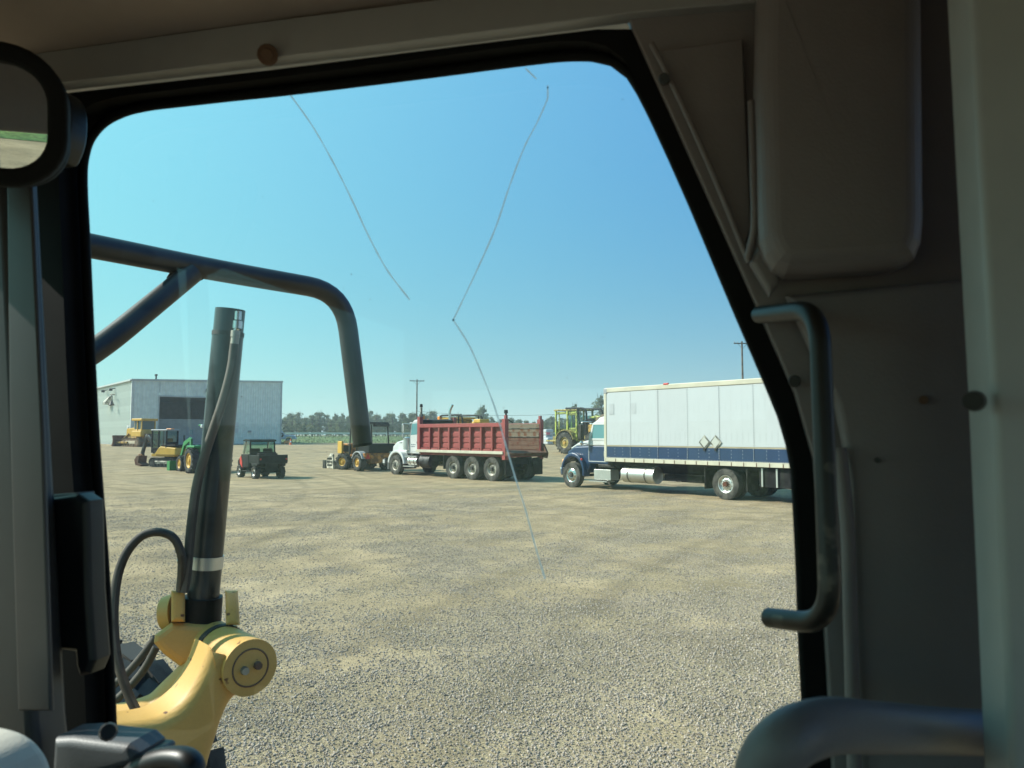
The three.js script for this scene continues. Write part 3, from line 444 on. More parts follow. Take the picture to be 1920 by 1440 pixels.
// ------------------------------------------------------------------ white dump truck with red box
{
  const t = vehicle('dump_truck', 'white tandem cab dump truck with ribbed red dump box', 'dump truck', onGround(920.9, 902.2), 43.5, 1.25);
  t.userData.label = 'white dump truck with ribbed red dump box open at the back';
  for (const s of [-1, 1]) {
    wheel(t, 7.94, s * 1.11, s, 0.54, 0.30, { rim: 0.29, style: 'steer', rimMat: M.aluDull, hubMat: M.darkSteel });
    for (const x of [0, 1.46, 2.92]) { wheel(t, x, s * 1.10, s, 0.57, 0.29, { rim: 0.31, style: 'drive', rimMat: M.aluDull, hubMat: M.darkSteel }); wheel(t, x, s * 0.76, s, 0.57, 0.29, { rim: 0.31, bare: true, name: 'inner_wheel' }); }
    mesh('mud_flap', bx(-0.98, -0.94, 0.28, 1.1, s * 0.58, s * 1.24), M.rubber, t); mesh('mud_flap', bx(3.66, 3.70, 0.45, 1.15, s * 0.62, s * 1.22), M.rubber, t);
  }
  mesh('axle', [...[0, 1.46, 2.92].map((x) => cyl([x, 0.56, -1], [x, 0.56, 1], 0.1)), cyl([7.94, 0.5, -1], [7.94, 0.5, 1], 0.06)], M.chassis, t);
  mesh('chassis_rail', [bx(-0.9, 8.6, 0.78, 1.08, -0.48, -0.38), bx(-0.9, 8.6, 0.78, 1.08, 0.38, 0.48), ...[-0.8, 0.7, 2.2, 3.8, 5.2].map((x) => bx(x, x + 0.12, 0.8, 1.06, -0.38, 0.38)), bx(-0.3, 3.3, 0.62, 0.78, -0.6, -0.48), bx(-0.3, 3.3, 0.62, 0.78, 0.48, 0.6)], M.chassis, t);
  // dump box
  const x0 = -0.98, x1 = 5.84, yb = 1.42, yt = 2.74;
  const box = mesh('dump_box', [bx(x0, x1, 1.14, yb, -1.06, 1.06), bx(x0 + 0.02, x1 - 0.05, yb, yt - 0.1, -1.075, -1.06), bx(x1 - 0.12, x1 - 0.04, yb, yt, -1.1, 1.1)], M.red, t);
  const inner = mesh('box_floor', bx(x0 + 0.03, x1 - 0.12, yb, yb + 0.02, -1.08, 1.08), M.rust, box);
  // far wall: liner of stacked boards, seen from inside through the open end
  for (let k = 0; k < 6; k++) { const y = yb + 0.05 + k * 0.213; mesh('liner_board', rb(x0 + 0.04, x1 - 0.12, y, y + 0.20, 1.045 - 0.012 * (k % 2), 1.075, 0.006, 1), k < 3 ? M.rust : M.wood, box); if (k === 3 || k === 5) mesh('liner_strip', bx(x0 + 0.04, x1 - 0.12, y - 0.024, y - 0.004, 1.005, 1.07), M.aluDull, box); }
  for (const s of [-1, 1]) {
    mesh('side_sheet', bx(x0 + 0.05, x1 - 0.05, yb, yt, s * 1.08, s * 1.10), M.red, box);
    mesh('top_rail', rb(x0, x1, yt - 0.17, yt + 0.02, s * 1.085, s * 1.275, 0.012, 1), M.red, box);
    for (const x of [4.84, 4.04, 3.22, 2.38, 1.57, 0.75, -0.04]) { mesh('rib', prism([[x - 0.055, yb], [x + 0.055, yb], [x + 0.055, yt - 0.17], [x - 0.055, yt - 0.17]], s * 1.10, s * 1.26, 0.008, [], 1), M.red, box); }
    const bays = [5.74, 4.84, 4.04, 3.22, 2.38, 1.57, 0.75, -0.04, -0.84];
    for (let k = 0; k < bays.length - 1; k++) { const a = bays[k + 1] + 0.06, c = bays[k] - 0.06; for (const y of [1.64, 1.92, 2.20]) { const w = [[1.10, y - 0.10], [1.132, y - 0.095], [1.132, y + 0.085], [1.10, y + 0.105]], g = prism((s > 0 ? w : w.slice().reverse()).map(([p, q]) => [s * p, q]), 0, c - a).rotateY(-Math.PI / 2); mesh('ridge', g.translate(c, 0, 0), M.red, box); } mesh('foot_gusset', prism([[a, yb], [c, yb], [c - 0.12, yb + 0.10], [a + 0.12, yb + 0.10]], s * 1.10, s * 1.235), M.red, box); }
    mesh('front_post', rb(x1 - 0.18, x1 + 0.06, 1.40, 3.15, s * 1.05, s * 1.27, 0.015), M.red, box);
    mesh('rear_post', [rb(x0 - 0.03, x0 + 0.20, 1.02, 2.95, s * 1.06, s * 1.29, 0.015), rb(x0, x0 + 0.13, 2.95, 3.12, s * 1.08, s * 1.22, 0.015)], M.red, box);
    mesh('running_board', rb(x0 + 0.1, x1 + 0.08, 1.28, 1.415, s * 1.10, s * 1.34, 0.012, 1), M.cream, box);
  }
  mesh('rear_bolster', prism([[x0 + 0.1, 1.16], [x0 - 0.26, 1.22], [x0 - 0.34, 1.34], [x0 - 0.02, 1.44], [x0 + 0.1, 1.44]], -1.27, 1.27, 0.03), M.rust, box);
  mesh('rear_ear', prism([[x0 + 0.05, 1.12], [x0 - 0.30, 1.06], [x0 - 0.36, 1.32], [x0 - 0.10, 1.75], [x0 + 0.05, 1.8]], 1.18, 1.30, 0.02), M.rust, box);
  mesh('headboard', [bx(x1 - 0.06, x1 + 0.0, yt, 2.99, -1.1, 1.1)], M.black, box); mesh('headboard_edge', bx(x1 - 0.09, x1 + 0.03, 2.99, 3.02, -1.06, 1.06), M.grayPaint, box);
  mesh('strobe_lamp', [cyl([x0 + 0.06, 3.12, -1.15], [x0 + 0.06, 3.20, -1.15], 0.05), cyl([x0 + 0.06, 3.20, -1.15], [x0 + 0.06, 3.36, -1.15], 0.10, 0.085, 10)], M.black, box);
  mesh('tarp_arm', [cyl([x0 + 0.05, 2.95, -1.1], [x0 - 0.15, 2.75, -0.9], 0.025)], M.black, box);
  // cab
  const cab = mesh('cab', prism([[5.98, 1.18], [6.86, 1.18], [6.90, 2.10], [6.72, 2.86], [6.5, 3.0], [5.98, 3.02]], -1.02, 1.02, 0.06), M.white, t);
  mesh('roof_lamp_bar', [ball(6.62, 3.0, -0.7, 0.05, 8), ball(6.62, 3.02, 0, 0.05, 8), ball(6.62, 3.0, 0.7, 0.05, 8)], M.amber, cab);
  mesh('sun_visor', rb(6.6, 6.98, 2.82, 2.87, -0.98, 0.98, 0.02), M.white, cab);
  mesh('windscreen', prism([[6.89, 2.13], [6.905, 2.14], [6.765, 2.78], [6.75, 2.77]], -0.9, 0.9), M.glassDark, cab);
  for (const s of [-1, 1]) {
    mesh('window', prism([[6.16, 2.22], [6.80, 2.18], [6.68, 2.80], [6.16, 2.82]], s * 1.018, s * 1.028), M.glassTeal, cab);
    mesh('door_seam', prism([[6.08, 1.28], [6.86, 1.28], [6.88, 2.14], [6.72, 2.86], [6.08, 2.88]], s * 1.016, s * 1.024, 0, [[[6.10, 1.30], [6.84, 1.30], [6.86, 2.14], [6.70, 2.84], [6.10, 2.86]]]), M.grayPaint, cab);
    mesh('door_handle', bx(6.14, 6.24, 1.72, 1.82, s * 1.02, s * 1.04), M.black, cab);
    for (const [y, w] of [[1.66, 0.42], [1.56, 0.36]]) for (let k = 0; k < 6; k++) mesh('door_lettering', bx(6.78 - k * w / 6 - w / 8, 6.78 - k * w / 6, y - 0.02, y + 0.022 * (k % 2 ? 1 : 0.6), s * 1.021, s * 1.0225), M.navy, cab);
    mesh('mirror', [rb(7.18, 7.26, 2.30, 2.78, s * 1.32, s * 1.20, 0.02), rb(7.18, 7.26, 2.08, 2.24, s * 1.32, s * 1.20, 0.02)], M.chrome, cab); mesh('mirror_bracket', bent([[6.86, 2.80, s * 1.0], [7.2, 2.80, s * 1.28], [7.2, 2.02, s * 1.28], [6.9, 2.0, s * 1.0]], 0.018, 0.06, 6), M.chrome, cab);
    mesh('air_cleaner', [cyl([7.20, 1.38, s * 0.98], [7.20, 2.0, s * 0.98], 0.20, 0.20, 18), cyl([7.20, 2.0, s * 0.98], [7.20, 2.08, s * 0.98], 0.20, 0.10, 18)], M.alu, t);
    const fe = [], n = 14; for (let k = 0; k <= n; k++) { const a = (2 + k / n * 178) * Math.PI / 180; fe.push([7.96 + Math.cos(a) * 0.80, 0.62 + Math.sin(a) * 0.74]); } const fi = fe.map(([x, y]) => [7.95 + (x - 7.96) * 0.82, 0.60 + (y - 0.62) * 0.82]).reverse();
    mesh('fender', prism([...fe, ...fi], s * 0.78, s * 1.20, 0.04), M.white, t);
    mesh('headlamp', rb(8.72, 8.86, 1.06, 1.24, s * 0.62, s * 1.0, 0.03), M.chrome, t);
    mesh('step', [bx(6.25, 7.30, 0.46, 0.52, s * 0.85, s * 1.18), bx(6.1, 7.2, 1.0, 1.06, s * 0.8, s * 1.15)], M.alu, t);
    mesh('fuel_tank', cyl([6.1, 0.78, s * 0.92], [6.92, 0.78, s * 0.92], 0.25, 0.25, 22), M.alu, t); mesh('tank_strap', [6.3, 6.65].map((x) => cyl([x, 0.78, s * 0.92], [x + 0.06, 0.78, s * 0.92], 0.257, 0.257, 22)), M.aluDull, t);
    mesh('oil_tank', cyl([4.95, 0.80, s * 0.86], [5.8, 0.80, s * 0.86], 0.37, 0.37, 24), M.darkSteel, t);
    mesh('exhaust_stack', s < 0 ? [cyl([5.93, 1.2, -0.98], [5.93, 3.3, -0.98], 0.10), cyl([5.93, 3.3, -0.98], [5.93, 3.78, -0.98], 0.065)] : [cyl([5.93, 1.2, 0.98], [5.93, 3.0, 0.98], 0.10), bent([[5.93, 3.0, 0.98], [5.93, 3.55, 0.98], [5.78, 3.86, 1.06]], 0.075, 0.25, 12)], s < 0 ? M.aluDull : M.chrome, t);
  }
  mesh('stack_cap', cyl([5.93, 3.68, -0.98], [5.93, 3.84, -0.98], 0.085, 0.07), M.black, t); mesh('beacon', [cyl([6.1, 3.02, -0.72], [6.1, 3.22, -0.72], 0.10, 0.09, 12)], M.amber, cab);
  const hood = mesh('hood', prism([[6.86, 1.15], [8.75, 1.15], [8.92, 1.30], [8.86, 1.55], [8.5, 1.80], [6.90, 2.12]], -0.78, 0.78, 0.10), M.white, t);
  mesh('grille', rb(8.80, 8.95, 0.85, 1.48, -0.5, 0.5, 0.03), M.chrome, hood); mesh('hood_badge', bx(7.95, 8.2, 1.74, 1.77, -0.793, -0.785), M.darkSteel, hood);
  mesh('cowl', prism([[6.84, 1.2], [7.3, 1.2], [7.3, 1.7], [6.86, 2.08]], -0.96, 0.96, 0.04), M.white, t);
  mesh('bumper', rb(8.98, 9.16, 0.48, 0.86, -1.2, 1.2, 0.03), M.darkSteel, t); mesh('bumper_guard', bx(8.9, 9.2, 0.25, 0.5, -0.9, 0.9), M.chassis, t); mesh('bumper_light', rb(8.99, 9.17, 0.6, 0.8, -1.235, -1.19, 0.01), M.white, t);
  mesh('front_flap', bx(8.70, 8.74, 0.28, 0.75, -1.18, -0.82), M.grayPaint, t);
}

// ------------------------------------------------------------------ orange ride-on trencher
{
  const t = vehicle('ride_on_trencher', 'orange four wheeled ride-on trencher with black canopy beside dump truck', 'trencher', onGround(667.7, 883.5), 42, 1.12);
  for (const x of [0, 1.85]) for (const s of [-1, 1]) wheel(t, x, s * 0.90, s, 0.51, 0.42, { rim: 0.25, lug: 0.03, rimMat: M.yellow, hubMat: M.yellow, tyreMat: M.tyreDark, holes: false, steer: x ? 0.35 : 0 });
  mesh('frame', [rb(-0.7, 2.5, 0.45, 0.95, -0.55, 0.55, 0.05), rb(-0.62, -0.1, 0.75, 1.06, -0.95, 0.95, 0.04)], M.orange, t);
  mesh('rear_box', rb(-0.75, 0.55, 1.06, 1.62, -0.72, 1.10, 0.06), M.black, t);
  mesh('fender', [prism((() => { const o = [], n = 10; for (let k = 0; k <= n; k++) { const a = (20 + k / n * 140) * Math.PI / 180; o.push([Math.cos(a) * 0.66, 0.52 + Math.sin(a) * 0.66]); } return [...o, ...o.map(([x, y]) => [x * 0.88, 0.52 + (y - 0.52) * 0.88]).reverse()]; })(), -1.1, -0.66, 0.02)], M.grayPaint, t);
  mesh('hood', rb(1.55, 2.6, 0.95, 1.62, -0.60, 0.60, 0.07), M.orange, t); mesh('hood_grille', bx(1.7, 2.4, 1.10, 1.48, -0.625, -0.60), M.black, t);
  mesh('side_panel', rb(2.1, 2.62, 1.0, 1.75, -0.92, -0.78, 0.03), M.yellow, t);
  mesh('control_column', [cyl([1.2, 0.95, -0.4], [1.1, 1.7, -0.45], 0.06), bent([[1.4, 1.0, -0.7], [1.4, 1.55, -0.7], [1.7, 1.55, -0.7]], 0.04, 0.1, 8), cyl([1.25, 1.0, -0.2], [1.25, 2.1, -0.2], 0.05)], M.darkSteel, t);
  mesh('seat', [rb(0.62, 1.1, 1.15, 1.3, -0.3, 0.25, 0.05), rb(0.55, 0.68, 1.25, 1.85, -0.3, 0.25, 0.05)], M.black, t);
  mesh('canopy', [rb(-0.5, 1.5, 2.78, 2.90, -0.75, 0.78, 0.05), rb(-0.55, -0.2, 2.62, 2.84, -0.2, 0.85, 0.08)], M.black, t);
  for (const [x, z] of [[-0.45, -0.7], [-0.45, 0.72], [1.4, -0.7], [1.4, 0.72]]) mesh('canopy_post', cyl([x, 1.5 - (x > 0 ? 0.6 : 0), z * 1.12], [x, 2.8, z], 0.045, 0.045, 8), M.darkSteel, t);
  mesh('warning_triangle', prism([[-0.18, 0], [0.18, 0], [0, 0.32]], 0, 0.015).rotateY(-Math.PI / 2).translate(-0.63, 0.72, -0.72), M.redLens, t);
  const at = mesh('trencher_guard', [prism([[2.7, 0.05], [3.5, 0.05], [3.62, 0.5], [3.1, 0.98], [2.75, 0.95]], -1.15, -1.05, 0.02), bx(2.75, 3.5, 0.05, 0.55, -1.05, 0.9)], mat([0.62, 0.60, 0.52], 0.6, 0, { tex: grimeTex }), t);
  for (const y of [0.22, 0.42, 0.62]) mesh('slot', bx(2.85, 3.45, y, y + 0.09, -1.165, -1.15), M.black, at);
  mesh('end_plate', bx(3.6, 3.95, 0.02, 0.55, -1.2, -0.9), M.darkSteel, t); mesh('cross_beam', bx(2.4, 3.0, 0.5, 0.7, -0.5, 0.5), M.orange, t);
}

// ------------------------------------------------------------------ lime green skidder behind the trucks
{
  const t = vehicle('log_skidder', 'lime green skidder with open framed cab and big chevron tyres', 'skidder', onGround(1057, 851), 43, 1.5);
  for (const x of [0, -3.1]) for (const s of [-1, 1]) wheel(t, x, s * 1.18, s, 0.93, 0.62, { rim: 0.44, lug: 0.05, rimMat: M.khaki, hubMat: M.dirtYellow, tyreMat: M.tyre, holes: false });
  mesh('frame', [rb(-1.3, 2.0, 0.8, 1.45, -0.75, 0.75, 0.06), rb(-4.0, -1.5, 0.8, 1.7, -0.75, 0.75, 0.06)], M.khaki, t);
  mesh('step_platform', [rb(0.9, 2.1, 1.0, 1.14, -1.45, -0.7, 0.03), rb(0.95, 1.15, 0.7, 1.05, -1.4, -0.8, 0.02)], M.khaki, t);
  mesh('fender', prism((() => { const o = []; for (let k = 0; k <= 10; k++) { const a = (15 + k / 10 * 150) * Math.PI / 180; o.push([Math.cos(a) * 1.08, 0.93 + Math.sin(a) * 1.08]); } return [...o, ...o.map(([x, y]) => [x * 0.93, 0.93 + (y - 0.93) * 0.93]).reverse()]; })(), -1.48, -0.8, 0.02), M.khaki, t);
  const cab = mesh('cab_frame', [...[[1.35, -1.0], [1.35, 1.0], [0.0, -1.02], [0.0, 1.02], [-1.0, -1.0], [-1.0, 1.0]].map(([x, z]) => rb(x - 0.07, x + 0.07, 1.1, 3.62, z - 0.07, z + 0.07, 0.02)), rb(-0.05, 1.4, 1.10, 1.9, 0.9, 1.0, 0.03), rb(-1.05, 0.05, 1.75, 2.15, -1.0, -0.92, 0.02), rb(-1.05, 0.05, 3.2, 3.6, -1.0, -0.92, 0.02), rb(0.95, 1.05, 1.2, 3.5, -1.0, -0.94, 0.02), rb(0.0, 1.4, 3.3, 3.5, -1.0, -0.93, 0.02), rb(1.3, 1.4, 1.1, 2.1, -1, 1, 0.03), rb(0.3, 0.85, 1.2, 2.1, -0.4, 0.4, 0.06)], M.lime, t);
  mesh('roof', rb(-1.15, 1.5, 3.58, 3.72, -1.12, 1.12, 0.05), M.khaki, cab); mesh('roof_lamp', rb(0.1, 0.4, 3.72, 3.8, -0.3, 0.3, 0.03), M.darkSteel, cab);
  mesh('window', bx(-0.9, -0.1, 2.15, 3.2, -0.97, -0.955), M.glassSmoke, cab); mesh('window', bx(0.1, 0.9, 2.1, 3.3, 0.955, 0.97), M.glass, cab); mesh('window', bx(-0.9, -0.1, 2.15, 3.2, 0.955, 0.97), M.glassSmoke, cab);
  mesh('guard_tube', [bent([[0.1, 3.78, -1.1], [-2.1, 3.74, -1.05], [-2.2, 1.6, -1.05]], 0.085, 0.5, 10), bent([[0.1, 3.78, 1.1], [-2.1, 3.74, 1.05], [-2.2, 1.6, 1.05]], 0.085, 0.5, 10), cyl([-1.2, 3.74, -1.05], [-1.3, 2.4, -1.0], 0.06)], M.black, t);
  mesh('engine_cover', [prism([[-1.1, 1.5], [-1.1, 2.5], [-2.0, 2.9], [-3.0, 2.5], [-3.0, 1.5]], -0.8, 0.8, 0.08)], M.chassis, t);
  mesh('boom', [prism([[-1.6, 3.0], [-2.4, 3.15], [-4.6, 2.75], [-4.6, 2.5], [-2.4, 2.8]], -0.3, 0.3, 0.05)], M.lime, t); mesh('winch_drum', [cyl([-2.55, 2.0, -1.05], [-2.55, 2.0, 0.2], 0.42, 0.42, 18), cyl([-2.55, 2.0, -1.12], [-2.55, 2.0, -1.05], 0.2, 0.2, 12)], M.dirtYellow, t);
  mesh('debris_load', [ball(-3.1, 2.75, -0.6, 0.3), ball(-3.5, 2.9, -0.5, 0.35), ball(-4.0, 2.95, -0.4, 0.35)], M.mud, t);
}
{ // pale bundles beside it
  const p = onGround(1031, 834), g = 'pale wrapped bundles by the skidder';
  const b = (dx, dz, y, w, h, d, label) => { const s = thing('wrapped_bundle', label, 'bundle', [p.x + dx, rise(p.z + dz) + y, p.z + dz], 0.5, g); mesh('sack', new RoundedBoxGeometry(w, h, d, 3, 0.16).translate(0, h / 2, 0), M.boxWhite, s); mesh('strap', [rb(-w / 2 - 0.01, w / 2 + 0.01, h * 0.5 - 0.03, h * 0.5 + 0.03, -d / 2 - 0.01, d / 2 + 0.01, 0.1)], M.tan, s); return s; };
  b(0.0, -1.2, 0, 1.1, 0.85, 1.0, 'white wrapped bundle on the gravel left of the skidder step'); b(1.25, -1.6, 0, 1.1, 0.8, 1.0, 'white wrapped bundle on the gravel under the skidder step');
  b(-0.1, -2.9, 0, 1.2, 1.1, 1.0, 'white wrapped bundle at the bottom of the rear pile'); const u = b(-0.1, -2.9, 1.1, 1.1, 0.75, 0.95, 'white wrapped bundle with pink tag atop the rear pile'); mesh('pink_tag', rb(-0.5, 0.0, 0.1, 0.4, 0.47, 0.53, 0.04), mat([0.7, 0.16, 0.22], 0.6), u);
}

// ------------------------------------------------------------------ yellow machine half hidden behind the red dump box
{
  const p = atDepth(858, 815, 50), t = thing('crawler_loader', 'yellow crawler with black guard bars half hidden behind the red dump box', 'crawler', [p.x, rise(-50), -50], R(90 + 43));
  mesh('body', [rb(-1.9, 1.0, 0.9, 2.2, -0.7, 0.7, 0.1), rb(0.9, 2.1, 0.9, 2.0, -0.55, 0.55, 0.1)], M.yellow, t);
  for (const s of [-1, 1]) mesh('track', prism([[-2.0, 0.35], [-1.7, 0.02], [1.8, 0.02], [2.1, 0.4], [1.8, 0.85], [-1.7, 0.9]], s * 0.85, s * 1.4, 0.08), M.darkSteel, t);
  mesh('cab', [rb(-0.8, 0.7, 2.2, 3.0, -0.65, 0.65, 0.06)], M.dirtYellow, t); mesh('roof', rb(-0.95, 0.85, 3.02, 3.16, -0.8, 0.8, 0.05), M.yellow, t); mesh('window', bx(-0.6, 0.5, 2.3, 2.95, -0.665, -0.655), M.glassDark, t);
  for (const s of [-1, 1]) mesh('guard_bar', [bent([[1.3, 1.9, s * 0.85], [0.9, 3.28, s * 0.85], [-1.5, 3.28, s * 0.85], [-1.7, 1.8, s * 0.85]], 0.06, 0.35, 8), cyl([-1.1, 1.9, s * 0.85], [-1.15, 3.3, s * 0.85], 0.05)], M.black, t);
  mesh('work_lamp', rb(0.75, 1.0, 2.95, 3.22, -0.95, -0.7, 0.04), M.amber, t); mesh('ripper_tower', rb(-2.5, -1.9, 1.5, 2.85, -0.4, 0.3, 0.08), M.yellow, t); mesh('ripper_head', rb(-2.9, -2.2, 2.75, 3.0, -0.5, 0.3, 0.06), M.yellow, t);
}

// ------------------------------------------------------------------ mini excavator
function trackPads(len, r, w, n, padH = 0.03) { const out = [], per = 2 * len + 2 * Math.PI * r; for (let k = 0; k < n; k++) { let s = k / n * per, x, y, a; if (s < len) { x = -len / 2 + s; y = 0; a = 0; } else if ((s -= len) < Math.PI * r) { const b = s / r; x = len / 2 + Math.sin(b) * r; y = r - Math.cos(b) * r; a = b; } else if ((s -= Math.PI * r) < len) { x = len / 2 - s; y = 2 * r; a = Math.PI; } else { const b = (s - len) / r; x = -len / 2 - Math.sin(b) * r; y = r + Math.cos(b) * r; a = Math.PI + b; } out.push(new THREE.BoxGeometry(per / n * 0.86, padH, w).rotateZ(a).translate(x, y + padH / 2, 0)); } return out; }
function crawlerTrack(parent, z, len, r, w, n, m, frameM) {
  const g = mesh('track', [...trackPads(len, r, w, n, 0.05), prism([[-len / 2, 0.03], [len / 2, 0.03], [len / 2 + r * 0.8, r], [len / 2, 2 * r - 0.02], [-len / 2, 2 * r - 0.02], [-len / 2 - r * 0.8, r]], -w * 0.4, w * 0.4)].map((q) => q.translate(0, 0, z)), m, parent);
  mesh('track_frame', rb(-len / 2, len / 2, r * 0.7, r * 1.4, z - w * 0.45, z + w * 0.45, 0.03), frameM, g); mesh('track_roller', [0, 1, 2, 3, 4].map((k) => { const x = -len / 2 + (k + 0.5) * len / 5; return cyl([x, r * 0.42, z - w * 0.52], [x, r * 0.42, z + w * 0.52], r * 0.32, r * 0.32, 12); }).concat([cyl([len / 2, r, z - w * 0.52], [len / 2, r, z + w * 0.52], r * 0.72, r * 0.72, 16), cyl([-len / 2, r, z - w * 0.52], [-len / 2, r, z + w * 0.52], r * 0.72, r * 0.72, 16)]), m, g);
  return g;
}
{
  const p = onGround(322, 874.5), t = thing('mini_excavator', 'yellow and grey mini excavator with its arm folded and bucket down', 'excavator', [p.x, rise(p.z), p.z], R(90 + 70)); t.scale.setScalar(0.93);
  for (const s of [-1, 1]) crawlerTrack(t, s * 0.78, 1.55, 0.29, 0.40, 34, M.darkSteel, M.aluDull);
  mesh('undercarriage', rb(-0.7, 0.7, 0.25, 0.62, -0.6, 0.6, 0.05), M.chassis, t);
  const up = mesh('counterweight', [prism([[0.55, 0.70], [-1.05, 0.70], [-1.22, 0.85], [-1.22, 1.30], [0.10, 1.42], [0.35, 1.30], [0.6, 0.95]], -0.95, 0.95, 0.08)], M.yellow, t);
  mesh('top_cover', rb(-1.2, 0.1, 1.40, 1.52, -0.93, 0.93, 0.06), M.chassis, up); mesh('swing_ring', cyl([0, 0.6, 0], [0, 0.71, 0], 0.48), M.chassis, t); mesh('front_step', rb(0.4, 0.95, 0.70, 0.92, -0.9, 0.3, 0.05), M.yellow, up); mesh('lower_stripe', bx(-1.1, 0.5, 0.80, 0.84, -0.955, -0.945), M.chassis, up);
  const posts = []; for (const [x, z] of [[0.9, -0.9], [0.9, 0.1], [-0.35, -0.9], [-0.35, 0.1], [0.32, -0.9]]) posts.push(rb(x - 0.045, x + 0.045, 1.0, 2.48, z - 0.045, z + 0.045, 0.015)); posts.push(rb(-0.4, 0.95, 0.95, 1.30, -0.94, -0.86, 0.02), rb(-0.4, -0.3, 0.95, 1.7, -0.9, 0.1, 0.02));
  const cab = mesh('cab_frame', posts, M.chassis, t); mesh('roof', rb(-0.45, 1.0, 2.46, 2.56, -0.97, 0.17, 0.04), M.grayPaint, cab); mesh('beacon', rb(-0.35, 0.1, 2.56, 2.63, -0.5, -0.2, 0.02), M.amber, cab);
  mesh('window', bx(0.38, 0.85, 1.3, 2.44, -0.905, -0.895), M.glass, cab); mesh('window', bx(-0.3, 0.27, 1.3, 2.44, -0.905, -0.895), M.glass, cab); mesh('window', bx(-0.36, -0.35, 1.7, 2.44, -0.85, 0.05), M.glass, cab); mesh('windscreen', bx(0.9, 0.91, 1.1, 2.44, -0.85, 0.05), M.glass, cab); mesh('seat', [rb(-0.1, 0.35, 1.2, 1.35, -0.65, -0.15, 0.05), rb(-0.22, -0.08, 1.25, 1.95, -0.65, -0.15, 0.06)], M.black, cab);
  const boom = mesh('boom', prism([[0.85, 0.80], [1.15, 0.85], [1.55, 1.70], [1.95, 1.95], [1.88, 2.1], [1.42, 1.95], [0.95, 1.15]], -0.52, -0.26, 0.03), M.darkSteel, t);
  mesh('arm', prism([[1.82, 2.08], [2.02, 1.95], [2.40, 0.75], [2.22, 0.72]], -0.49, -0.29, 0.02), M.darkSteel, t); mesh('hydraulic_ram', [cyl([1.05, 1.5, -0.39], [1.8, 2.15, -0.39], 0.05), cyl([1.95, 2.2, -0.39], [2.32, 1.1, -0.39], 0.045)], M.aluDull, boom);
  mesh('bucket', [prism([[2.2, 0.72], [2.42, 0.74], [2.62, 0.45], [2.5, 0.08], [2.05, 0.02], [1.95, 0.12], [2.25, 0.25]], -0.76, -0.02, 0.02)], M.rust, t); mesh('bucket_link', [rb(2.2, 2.5, 0.70, 0.86, -0.54, -0.24, 0.03)], M.orange, t);
  mesh('dozer_blade', [rb(-1.55, -1.45, 0.1, 0.45, -0.98, 0.98, 0.03), bx(-1.5, -0.6, 0.25, 0.35, -0.5, -0.4), bx(-1.5, -0.6, 0.25, 0.35, 0.4, 0.5)], M.chassis, t);
}

// ------------------------------------------------------------------ green tractor behind the lift cylinder
{
  const t = vehicle('farm_tractor', 'green farm tractor with yellow wheel rims and front loader', 'tractor', onGround(351, 887.5), 42, 1.15);
  for (const s of [-1, 1]) { wheel(t, 0, s * 0.92, s, 0.72, 0.44, { rim: 0.42, lug: 0.045, rimMat: M.yellow, hubMat: M.yellow, tyreMat: M.tyreDark, holes: false }); wheel(t, 2.1, s * 0.80, s, 0.48, 0.30, { rim: 0.27, lug: 0.035, rimMat: M.yellow, hubMat: M.yellow, tyreMat: M.tyreDark, holes: false }); }
  mesh('chassis', [rb(-0.4, 2.6, 0.5, 0.95, -0.3, 0.3, 0.05), cyl([0, 0.72, -0.8], [0, 0.72, 0.8], 0.14)], M.chassis, t);
  mesh('hood', prism([[0.75, 0.95], [2.7, 0.9], [2.8, 1.1], [2.7, 1.42], [0.75, 1.6]], -0.36, 0.36, 0.07), M.green, t);
  mesh('fender', [rb(-0.62, 0.6, 1.42, 1.56, -1.05, -0.5, 0.06), rb(-0.62, 0.6, 1.42, 1.56, 0.5, 1.05, 0.06)], M.green, t);
  const c = mesh('roll_bar', bent([[-0.6, 0.9, -0.48], [-0.6, 2.62, -0.48], [-0.6, 2.62, 0.48], [-0.6, 0.9, 0.48]], 0.05, 0.12, 8), M.black, t); mesh('seat', [rb(-0.4, 0.1, 1.1, 1.3, -0.25, 0.25, 0.05), rb(-0.5, -0.38, 1.2, 1.8, -0.25, 0.25, 0.05)], M.black, t); mesh('canopy', rb(-0.85, 0.35, 2.66, 2.76, -0.5, 0.6, 0.05), M.green, c); mesh('work_lamp', rb(-0.72, -0.5, 2.55, 2.75, -0.68, -0.5, 0.05), M.white, c); mesh('steering_wheel', new THREE.TorusGeometry(0.19, 0.02, 6, 18).rotateX(1.1).translate(0.55, 1.62, 0), M.black, t);
  for (const s of [-1, 1]) mesh('loader_arm', prism([[0.95, 0.9], [1.1, 1.95], [1.35, 2.02], [2.3, 1.75], [3.2, 0.45], [3.05, 0.35], [2.2, 1.5], [1.3, 1.78], [1.15, 0.9]], s * 0.52, s * 0.64, 0.02), M.green, t);
  mesh('loader_bucket', prism([[3.1, 0.62], [3.15, 0.05], [3.75, 0.02], [3.72, 0.05], [3.25, 0.10], [3.2, 0.62]], -1.1, 1.1, 0.01), M.green, t); mesh('bucket_end', [bx(3.1, 3.6, 0.04, 0.6, -1.13, -1.10), bx(3.1, 3.6, 0.04, 0.6, 1.10, 1.13)], M.green, t);
  mesh('hitch', [bx(-0.9, -0.4, 0.4, 0.5, -0.4, -0.3), bx(-0.9, -0.4, 0.4, 0.5, 0.3, 0.4), cyl([-0.85, 0.45, -0.4], [-0.85, 0.45, 0.4], 0.04)], M.chassis, t);
}

